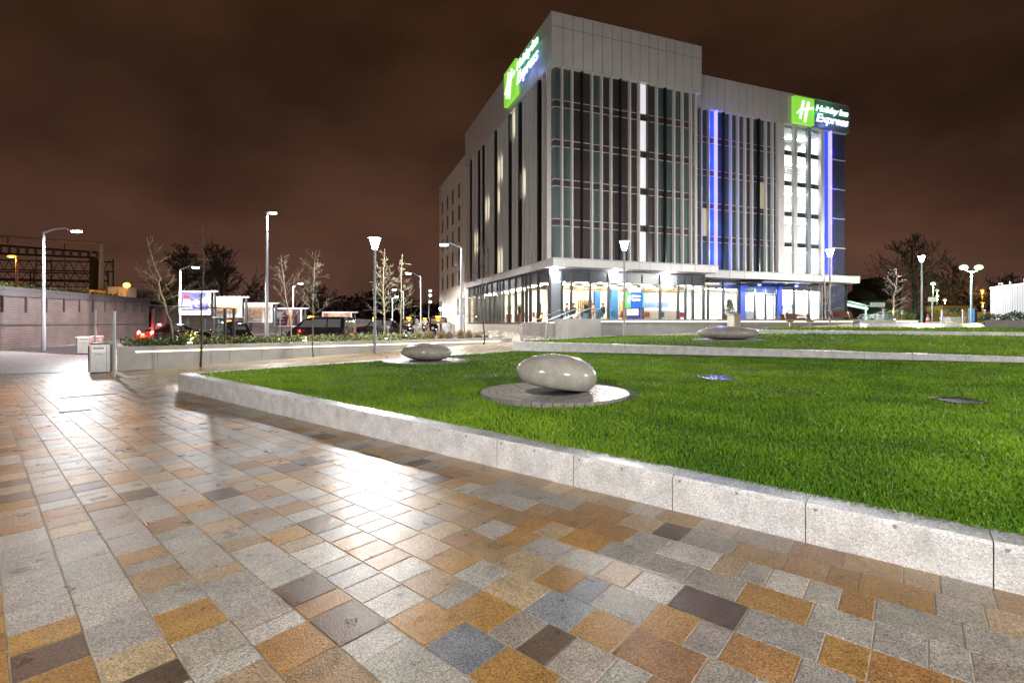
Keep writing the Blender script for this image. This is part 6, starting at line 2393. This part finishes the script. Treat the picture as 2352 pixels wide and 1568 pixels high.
part('flag', mb, M_pole, root)

# ---------------------------------------------------------------- brick wall and what stands above it
def brick_mat():
    m = bpy.data.materials.new('dusky red brick')
    m.use_nodes = True
    nt = m.node_tree
    b = nt.nodes['Principled BSDF']
    tc = nt.nodes.new('ShaderNodeTexCoord')
    mp = nt.nodes.new('ShaderNodeMapping')
    mp.inputs['Rotation'].default_value = (R(90), 0, 0)
    br = nt.nodes.new('ShaderNodeTexBrick')
    br.inputs['Scale'].default_value = 1.0
    br.inputs['Brick Width'].default_value = 0.5
    br.inputs['Row Height'].default_value = 0.17
    br.inputs['Mortar Size'].default_value = 0.018
    br.inputs['Color1'].default_value = (0.135, 0.078, 0.068, 1)
    br.inputs['Color2'].default_value = (0.095, 0.06, 0.054, 1)
    br.inputs['Mortar'].default_value = (0.19, 0.15, 0.145, 1)
    nz = nt.nodes.new('ShaderNodeTexNoise')
    nz.inputs['Scale'].default_value = 0.5
    nz.inputs['Detail'].default_value = 6
    mr = nt.nodes.new('ShaderNodeMapRange')
    mr.inputs['From Min'].default_value, mr.inputs['From Max'].default_value = 0.3, 0.7
    mr.inputs['To Min'].default_value, mr.inputs['To Max'].default_value = 0.7, 1.25
    mx = nt.nodes.new('ShaderNodeMix')
    mx.data_type = 'RGBA'
    mx.blend_type = 'MULTIPLY'
    mx.inputs['Factor'].default_value = 1
    nt.links.new(tc.outputs['Object'], mp.inputs['Vector'])
    nt.links.new(mp.outputs[0], br.inputs['Vector'])
    nt.links.new(tc.outputs['Object'], nz.inputs['Vector'])
    nt.links.new(nz.outputs['Fac'], mr.inputs['Value'])
    nt.links.new(br.outputs['Color'], mx.inputs[6])
    nt.links.new(mr.outputs[0], mx.inputs[7])
    nt.links.new(mx.outputs[2], b.inputs['Base Color'])
    b.inputs['Roughness'].default_value = 0.55
    return m
M_brick = brick_mat()
M_brickdark = mat('dark blue brick', (0.075, 0.06, 0.062), 0.5, var=(4, 0.2))
def wall_run(name, p0, p1, zb, zt0, zt1, label, bays=True):
    d = Vector((p1.x - p0.x, p1.y - p0.y, 0))
    ln = d.length
    root = thing(name, (p0.x, p0.y, 0), label, 'brick wall', rotz=math.atan2(d.y, d.x))
    zt = lambda x: zt0 + (zt1 - zt0) * x / ln
    def slab(mb, x0, x1, y0, y1, a0, a1, b0, b1):
        mb.add([(x0, y0, a0), (x1, y0, a1), (x1, y1, a1), (x0, y1, a0), (x0, y0, b0), (x1, y0, b1), (x1, y1, b1), (x0, y1, b0)],
               [(3, 2, 1, 0), (4, 5, 6, 7), (0, 1, 5, 4), (1, 2, 6, 5), (2, 3, 7, 6), (3, 0, 4, 7)])
    mb = MB()
    slab(mb, 0, ln, 0.0, 0.8, zb, zb, zt(0) - .01, zt(ln) - .01)
    part('brickwork', mb, M_brick, root)
    mb = MB()
    slab(mb, 0, ln, -0.16, 0.85, zt(0), zt(ln), zt(0) + .22, zt(ln) + .22)
    slab(mb, 0, ln, -0.13, -.002, zt(0) - .42, zt(ln) - .42, zt(0) - .001, zt(ln) - .001)
    slab(mb, 0, ln, -0.10, -.002, zt(0) * .38, zt(ln) * .30, zt(0) * .38 + .10, zt(ln) * .30 + .10)
    part('coping', mb, M_brickdark, root)
    if bays:
        n_ = int(ln / 3.0)
        for q in range(n_ + 1):
            x = q * ln / n_
            mb = MB()
            slab(mb, x - .09, x + .09, -0.12, -.001, zt(x) - 1.5, zt(x) - 1.5, zt(x) - .425, zt(x) - .425)
            part('pilaster', mb, M_brickdark, root)
    return root
q0, q1 = at(-60, 30.5), at(342, 64)
wall_run('brick_wall', Vector((q0.x, q0.y, 0)), Vector((q1.x, q1.y, 0)), -0.6, W(0, 660, 30.5).z, W(0, 690, 64).z, 'tall purple brick railway wall with dark panels along its top, at the left edge')
q2 = at(860, 74)
wall_run('brick_wall', Vector((q1.x + .2, q1.y + .9, 0)), Vector((q2.x, q2.y, 0)), -0.6, W(0, 706, 64).z, W(0, 738, 74).z, 'lower dark brick wall behind the billboards', bays=False)
# ground of the railway above the wall
M_bank = mat('dark rough railway ground', (0.05, 0.045, 0.03), 0.9, var=(1.5, 0.5))
mb = MB()
ra, rb = W(-60, 660, 30.5), W(342, 690, 64)
mb.add([(ra.x - 1, ra.y, ra.z - .1), (rb.x - 1, rb.y, rb.z - .1), (rb.x - 40, rb.y + 120, rb.z - .1), (ra.x - 120, ra.y + 120, ra.z - .1)], [(0, 1, 2, 3)])
struct(mb.build('railway_ground', M_bank))
# scrub on the wall top
mb = MB()
for q in range(46):
    t = (q + prng.random()) / 46 * .8
    p = ra.lerp(rb, t)
    leaves(mb, (p.x - 1.5 - prng.random() * 1.2, p.y + prng.random(), p.z + .1), (.8, .8, .28 + .3 * prng.random()), 40, 0.26, prng)
struct(mb.build('undergrowth', M_leafdark), 'stuff')
# railway gantries
M_gantry = mat('dark painted steel', (0.045, 0.035, 0.032), 0.6)
M_gantryl = mat('galvanised grey mast', (0.28, 0.27, 0.27), 0.5)
def rail_pts(px, py, Y): return W(px, py, Y)
Y = 75
root = thing('railway_gantry', W(0, 690, Y), 'dark box girder gantry over the railway with square openings', 'gantry', 'overhead line gantries')
o0 = W(0, 690, Y)
P = lambda px, py: tuple(W(px, py, Y) - o0)
mb = MB()
for (a_, b_, r_) in (((-80, 553), (222, 581), .18), ((-80, 577), (222, 592), .18)):
    pass
t0, t1, b0_, b1_ = P(-80, 558), P(224, 580), P(-80, 579), P(224, 592)
mb.tube([t0, t1], .16, 4)
mb.tube([b0_, b1_], .16, 4)
for q in range(16):
    t = q / 15
    p_, r_ = Vector(t0).lerp(Vector(t1), t), Vector(b0_).lerp(Vector(b1_), t)
    mb.tube([p_, r_], .26, 4)
part('girder', mb, M_gantry, root)
mb = MB()
mb.box((P(212, 0)[0] - .1, -.4, -2.5), (P(221, 0)[0] + .1, .4, P(0, 590)[2]))
part('mast', mb, M_gantry, root)
mb = MB()
for px, y0_, y1_ in ((83, 592, 676), (148, 560, 670), (18, 545, 560)): mb.tube([P(px, y0_), P(px, y1_)], .10, 4)
mb.tube([P(83, 612), P(110, 598)], .06, 4)
part('drop_arm', mb, M_gantry, root)
Y = 70
root = thing('railway_gantry', W(232, 690, Y), 'light grey mast and slim beam gantry in front of the dark one', 'gantry', 'overhead line gantries')
o0 = W(232, 690, Y)
mb = MB()
mb.tube([P(232, 700), P(234, 560)], [.38, .26], 6)
part('mast', mb, M_gantryl, root)
mb = MB()
mb.tube([P(-90, 536), P(238, 560)], .17, 4)
part('beam', mb, M_gantryl, root)
mb = MB()
mb.tube([P(186, 557), P(228, 597)], .05, 4)
part('stay', mb, M_gantryl, root)
for i, (Yq, yt, yb, x1, lb) in enumerate(((95, 600, 622, 262, 'lattice girder gantry behind the dark one, nearest'), (120, 627, 643, 250, 'lattice girder gantry farther along the railway'), (150, 646, 658, 240, 'farthest lattice girder gantry low over the railway'))):
    Y = Yq
    o0 = W(x1, 690, Y)
    root = thing('railway_gantry', o0, lb, 'gantry', 'overhead line gantries')
    mb = MB()
    s = Y / 95
    mb.tube([P(-60, yt - 4), P(x1, yt + 2)], .12 * s, 4)
    mb.tube([P(-60, yb - 4), P(x1, yb + 2)], .12 * s, 4)
    for q in range(28):
        xa = -60 + (x1 + 60) * q / 28
        xb_ = -60 + (x1 + 60) * (q + 1) / 28
        ya, yb2 = (yt, yb) if q % 2 else (yb, yt)
        mb.tube([P(xa, ya - 2), P(xb_, yb2 - 2)], .07 * s, 4)
    part('girder', mb, M_gantry, root)
    for px in (x1 - 2, 118 - i * 40, 40 + i * 30):
        mb = MB()
        mb.tube([P(px, yt - 6), P(px, 688)], .14 * s, 4)
        part('mast', mb, M_gantry, root)
for i, (x0, y0_, x1, y1_, Y, lb) in enumerate(((100, 600, 330, 680, 80, 'upper overhead railway wire running down to the right'), (120, 612, 330, 690, 80, 'lower overhead railway wire running down to the right'))):
    o0 = W(x0, y0_, Y)
    mb = MB()
    mb.tube([(0, 0, 0), tuple(W(x1, y1_, Y + 20) - o0)], .03, 4)
    tag(mb.build('overhead_wire', M_gantryl, None, o0), lb, 'wire')
# lamps of the railway
Y = 62
b = W(39, 668, Y)
root = thing('station_lamp', b, 'orange lamp on a post above the brick wall at the left edge', 'street lamp', 'orange lamps of the railway')
mb = MB()
h = W(0, 590, Y).z - b.z
mb.tube([(0, 0, -.6), (0, 0, h)], [.16, .12], 8)
part('post', mb, mat('post in painted orange light', (0.45, 0.22, 0.10), 0.5), root)  # orange lamplight put into the base colour of the post
mb = MB()
mb.ell((W(27, 0, Y).x - b.x, 0, h + .05), (.55, .3, .16), 14, 8)
part('lamp_head', mb, emission('sodium lamp', (1.0, 0.42, 0.05), 3.2), root, smooth=True)
light(root, (W(27, 0, Y).x - b.x, -.2, h - .4), 200, (1, .42, .08), .2)
Y = 62
b = W(291, 684, Y)
root = thing('station_lamp', b, 'bright orange floodlight above the wall beside the palisade fence', 'street lamp', 'orange lamps of the railway')
mb = MB()
h = W(0, 655, Y).z - b.z
mb.tube([(0, .1, -.5), (0, .1, h)], .08, 8)
part('post', mb, M_gantry, root)
mb = MB()
mb.ell((0, 0, h), (.42, .3, .34), 14, 8)
part('lamp_head', mb, emission('sodium floodlight', (1.0, 0.46, 0.08), 5.0), root, smooth=True)
light(root, (0, -.7, h), 260, (1, .48, .12), .3)
# hut, pale container and palisade fence over the wall
Y = 62
b = W(136, 690, Y)
u = Y / FPX
root = thing('track_hut', b, 'low tan hut with a rail on its roof above the brick wall', 'hut')
mb = MB()
mb.box((0, 0, 0), (70 * u, 2.5, 25 * u))
part('body', mb, mat('tan painted hut', (0.45, 0.30, 0.17), 0.6, var=(2, .1)), root)
mb = MB()
for q in range(4): mb.tube([(10 * u + q * 17 * u, .3, 25 * u), (10 * u + q * 17 * u, .3, 33 * u)], .03, 5)
mb.tube([(10 * u, .3, 33 * u), (61 * u, .3, 32 * u)], .035, 5)
part('roof_rail', mb, M_gantryl, root)
Y = 64
b = W(247.5, 694, Y)
u = Y / FPX
root = thing('relay_cabinet', b, 'pale grey cabinet beside the orange floodlight above the wall', 'cabinet')
mb = MB()
mb.box((0, 0, 0), (44 * u, 1.6, 34 * u))
part('body', mb, mat('pale grey cabinet', (0.42, 0.40, 0.40), 0.5), root)
mb = MB()
mb.box((-.05, -.05, 34 * u), (44 * u + .05, 1.65, 34 * u + .1))
part('roof', mb, M_gantryl, root)
mb = MB()
mb.box((21.6 * u, -.012, .1), (22.4 * u, -.001, 32 * u))
part('door_gap', mb, M_dark, root)
a, b2 = W(293, 690, 66), W(410, 690, 76)
ln = math.hypot(b2.x - a.x, b2.y - a.y)
root = thing('palisade_fence', a, 'dark palisade fence running along the wall top to the first billboard', 'fence', rotz=math.atan2(b2.y - a.y, b2.x - a.x))
mb = MB()
n_ = int(ln / .28)
for q in range(n_):
    mb.box((q * .28, 0, -.2), (q * .28 + .12, .03, 1.5 + .0))
    mb.add([(q * .28, 0, 1.5), (q * .28 + .12, 0, 1.5), (q * .28 + .06, 0, 1.72), (q * .28 + .06, .03, 1.72)], [(0, 1, 2), (0, 2, 3), (1, 3, 2)])
part('pales', mb, mat('dark green steel', (0.03, 0.045, 0.035), 0.5), root)
mb = MB()
for z in (.2, 1.1): mb.box((0, .03, z), (ln, .08, z + .08))
part('rail', mb, MATS['dark green steel'], root)
for i, (px, yy, c_) in enumerate(((3, 674, 'short pale marker post at the far left of the wall top'), (71, 672, 'short tan marker post on the wall top left of the first lamp'), (99, 676, 'short orange marker post on the wall top beside the first lamp'))):
    b = W(px, 690, 50)
    mb = MB()
    hh = W(0, yy - 8, 50).z - b.z
    mb.cbox((0, 0, hh / 2), (.18, .12, hh / 2), bev=.04)
    mb.cbox((0, 0, hh + .03), (.2, .14, .03))
    tag(mb.build('marker_post', mat('marker %d' % i, ((.5, .4, .25), (.5, .35, .15), (.6, .25, .05))[i], .5), None, b), c_, 'post')

# ---------------------------------------------------------------- background trees and buildings
def big_tree(base, H, wid, seed, label, m=M_barkdark, nbr=26, group='big bare trees in the background', minr=0.035, start=.12):
    return bare_tree('bare_tree', label, group, base, [(0, 0, 0), (wid * .03, 0, H * .3), (-wid * .03, 0, H * .65), (0, 0, H)], H * .028, nbr, wid * .62, seed, m, start=start, sub=6, up=.55, minr=minr, twig=.5, sides=3)
b = W(470, 715, 88)
for i, (dx, hh, ww, sd_) in enumerate(((-3.2, 10.8, 8.2, 31), (2.8, 11.2, 8.2, 32))):
    big_tree(b + Vector((dx, 0, 0)), hh, ww, sd_, ('broad bare tree with a dark domed crown, left half of the pair behind the billboards', 'broad bare tree with a dark domed crown, right half of the pair behind the billboards')[i], nbr=46, minr=.05, start=.06)
b = at(2098, 70)
big_tree(b, W(0, 545, 70).z - b.z, 9.5, 33, 'large bare tree with a wide crown behind the right lantern post', nbr=34, minr=.03, start=.18)
b = at(2190, 95)
big_tree(b, W(0, 610, 95).z - b.z, 9, 34, 'dark bare tree behind the twin greenish lamp', nbr=26, minr=.04)
for i, (px, top, Y, ww, lb) in enumerate(((732, 655, 105, 9, 'bare round tree behind the taxi van'), (300, 690, 100, 7, 'low bare tree behind the palisade fence'), (590, 655, 110, 7, 'low dark bare tree right of the domed crowns'), (860, 672, 120, 8, 'bare tree far behind the dark cab'),
                                       (2320, 640, 80, 7, 'bare shrubby tree behind the white hoarding'))):
    b = at(px, Y)
    big_tree(b, W(0, top, Y).z - b.z, ww, 40 + i, lb, nbr=24, minr=.05)
# far woodland: one dark mass behind the road
mb = MB()
wr = random.Random(9)
for q in range(70):
    px = 300 + q * 10.6
    Y = 125 + wr.uniform(-6, 10)
    top = 690 + 14 * math.sin(px * .013) + wr.uniform(-7, 7)
    if px > 840: top += 4
    c = W(px, (top + 770) / 2, Y)
    hz = (770 - top) / 2 * Y / FPX
    leaves(mb, tuple(c), (2.6, 2.0, hz), 230, 0.85, wr)
mb2 = MB()
for q in range(16):
    px = 2150 + q * 18
    Y = 115 + wr.uniform(-6, 8)
    c = W(px, 715, Y)
    leaves(mb, tuple(c), (2.8, 2.0, 4.6 + wr.random()), 230, .8, wr)
struct(mb.build('woodland', leaf_mat('dark woodland twigs', (0.012, 0.011, 0.009), (0.04, 0.035, 0.026))), 'stuff')
mb = MB()
wr = random.Random(12)
for q in range(40):
    px = 2045 + q * 3.4
    Y = 58 + wr.uniform(-2, 2)
    b = at(px, Y)
    leaves(mb, (b.x, b.y, b.z + .7), (.7, .6, .8), 60, .22, wr)
struct(mb.build('undergrowth', M_topi), 'stuff')
def block(px0, px1, top, Y, label, m, dep=10, name='building', wins=None, wm=None, rot=0.0):
    u = Y / FPX
    a = at(px0, Y)
    w, h = (px1 - px0) * u, W(0, top, Y).z - a.z
    root = thing(name, a, label, 'building', rotz=rot)
    mb = MB()
    mb.box((0, 0, -2), (w, dep, h))
    part('wall', mb, m, root)
    mb = MB()
    mb.box((-.2, -.2, h + .002), (w + .2, dep + .2, h + .35))
    part('roof', mb, M_core, root)
    if wins:
        for r_ in range(wins[1]):
            for c_ in range(wins[0]):
                mb = MB()
                x = w * (c_ + .25) / wins[0]
                z = h * (r_ + .35) / wins[1]
                mb.box((x, -.06, z), (x + w * .5 / wins[0], -.005, z + h * .4 / wins[1]))
                part('window', mb, wm or M_dgrey, root)
    return root, w, h
M_farw = mat('dim far wall', (0.05, 0.043, 0.04), 0.8)
M_farw2 = mat('dim greenish wall', (0.10, 0.105, 0.085), 0.8)
block(848, 905, 672, 150, 'long flat roofed dark building far behind the taxi queue', M_farw)
block(1040, 1075, 690, 130, 'dark block seen between the taxis and the rear of the hotel', M_farw)
rt, w, h = block(1978, 2036, 690, 85, 'small pale green lit building with a row of top windows right of the hotel', M_farw2, wins=None)
for q in range(6):
    mb = MB()
    mb.box((w * (.35 + .1 * q), -.05, h - 1.1), (w * (.35 + .1 * q) + .35, -.004, h - .35))
    part('window', mb, mat('pale lit window', (.3, .35, .3), .4, emit=(.75, .9, .75), estr=.5), rt)
b = at(2005, 110)
root = thing('domed_building', b, 'dark building with a green dome right of the hotel', 'building')
u = 110 / FPX
hh = W(0, 690, 110).z - b.z
mb = MB()
mb.box((-3.5, 0, -1), (5.5, 8, hh))
part('wall', mb, M_farw2, root)
mb = MB()
mb.lathe([(3.4, hh), (3.2, hh + .9), (2.5, hh + 1.9), (1.4, hh + 2.6), (.2, hh + 2.9)], 22, (0, 4, 0))
part('dome', mb, mat('green copper dome', (0.035, 0.06, 0.045), 0.6), root, smooth=True)
block(2018, 2070, 640, 130, 'tall dim block behind the domed building', M_farw, wins=(3, 4))
# bright green lit canopy roof
root = thing('lit_canopy', at(1952, 58), 'row of dazzling green white tubes under a low canopy right of the hotel', 'canopy')
u = 58 / FPX
o0 = at(1952, 58)
P = lambda px, py: tuple(W(px, py, 58) - o0)
mb = MB()
mb.add([P(1940, 690), P(2000, 704), (P(2000, 704)[0], 4, P(2000, 704)[2]), (P(1940, 690)[0], 4, P(1940, 690)[2]), P(1940, 688), P(2000, 702.5), (P(2000, 704)[0], 4, P(2000, 702.5)[2]), (P(1940, 690)[0], 4, P(1940, 688)[2])],
       [(3, 2, 1, 0), (4, 5, 6, 7), (0, 1, 5, 4), (1, 2, 6, 5), (2, 3, 7, 6), (3, 0, 4, 7)])
part('roof', mb, M_farw2, root)
for q in range(7):
    mb = MB()
    x0_, x1_ = 1942 + q * 8.2, 1942 + q * 8.2 + 6.8
    p0_, p1_ = Vector(P(x0_, 697 + q * 1.7)), Vector(P(x1_, 698.5 + q * 1.7))
    mb.tube([p0_ + Vector((0, .4, 0)), p1_ + Vector((0, .4, 0))], .14, 8)
    part('light_tube', mb, emission('green white tube', (0.50, 1.0, 0.68), 2.2), root)
for px in (1944, 1997):
    mb = MB()
    mb.tube([(P(px, 0)[0], .6, 0), (P(px, 0)[0], .6, P(0, 700)[2])], .08, 6)
    part('post', mb, M_pole, root)
light(root, (P(1970, 0)[0], -.6, P(0, 706)[2]), 250, (.6, 1, .75), .5)
# mast on the right and far traffic lights on the left
b = at(2316, 75)
root = thing('chimney_mast', b, 'thin dark mast beside a stubby stack behind the white hoarding', 'mast')
mb = MB()
mb.tube([(0, 0, 0), (0, 0, W(0, 640, 75).z - b.z)], .10, 6)
part('pole', mb, M_gantry, root)
mb = MB()
mb.lathe([(.7, 0), (.55, W(0, 650, 75).z - b.z)], 12, (1.2, 0, 0))
part('stack', mb, M_gantry, root)
b = at(985, 100)
root = thing('crane_lamp', b, 'tall thin post with small lights far behind the taxi queue', 'street lamp')
mb = MB()
mb.tube([(0, 0, 0), (0, 0, W(0, 664, 100).z - b.z)], .12, 6)
part('post', mb, M_pole, root)
mb = MB()
for dz in (0, -.9, -2.2): mb.ell((.3, 0, W(0, 668, 100).z - b.z + dz), (.28, .2, .22), 10, 6)
part('lamp_head', mb, emission('far white lamp', (1.0, .95, .9), 12.0), root)
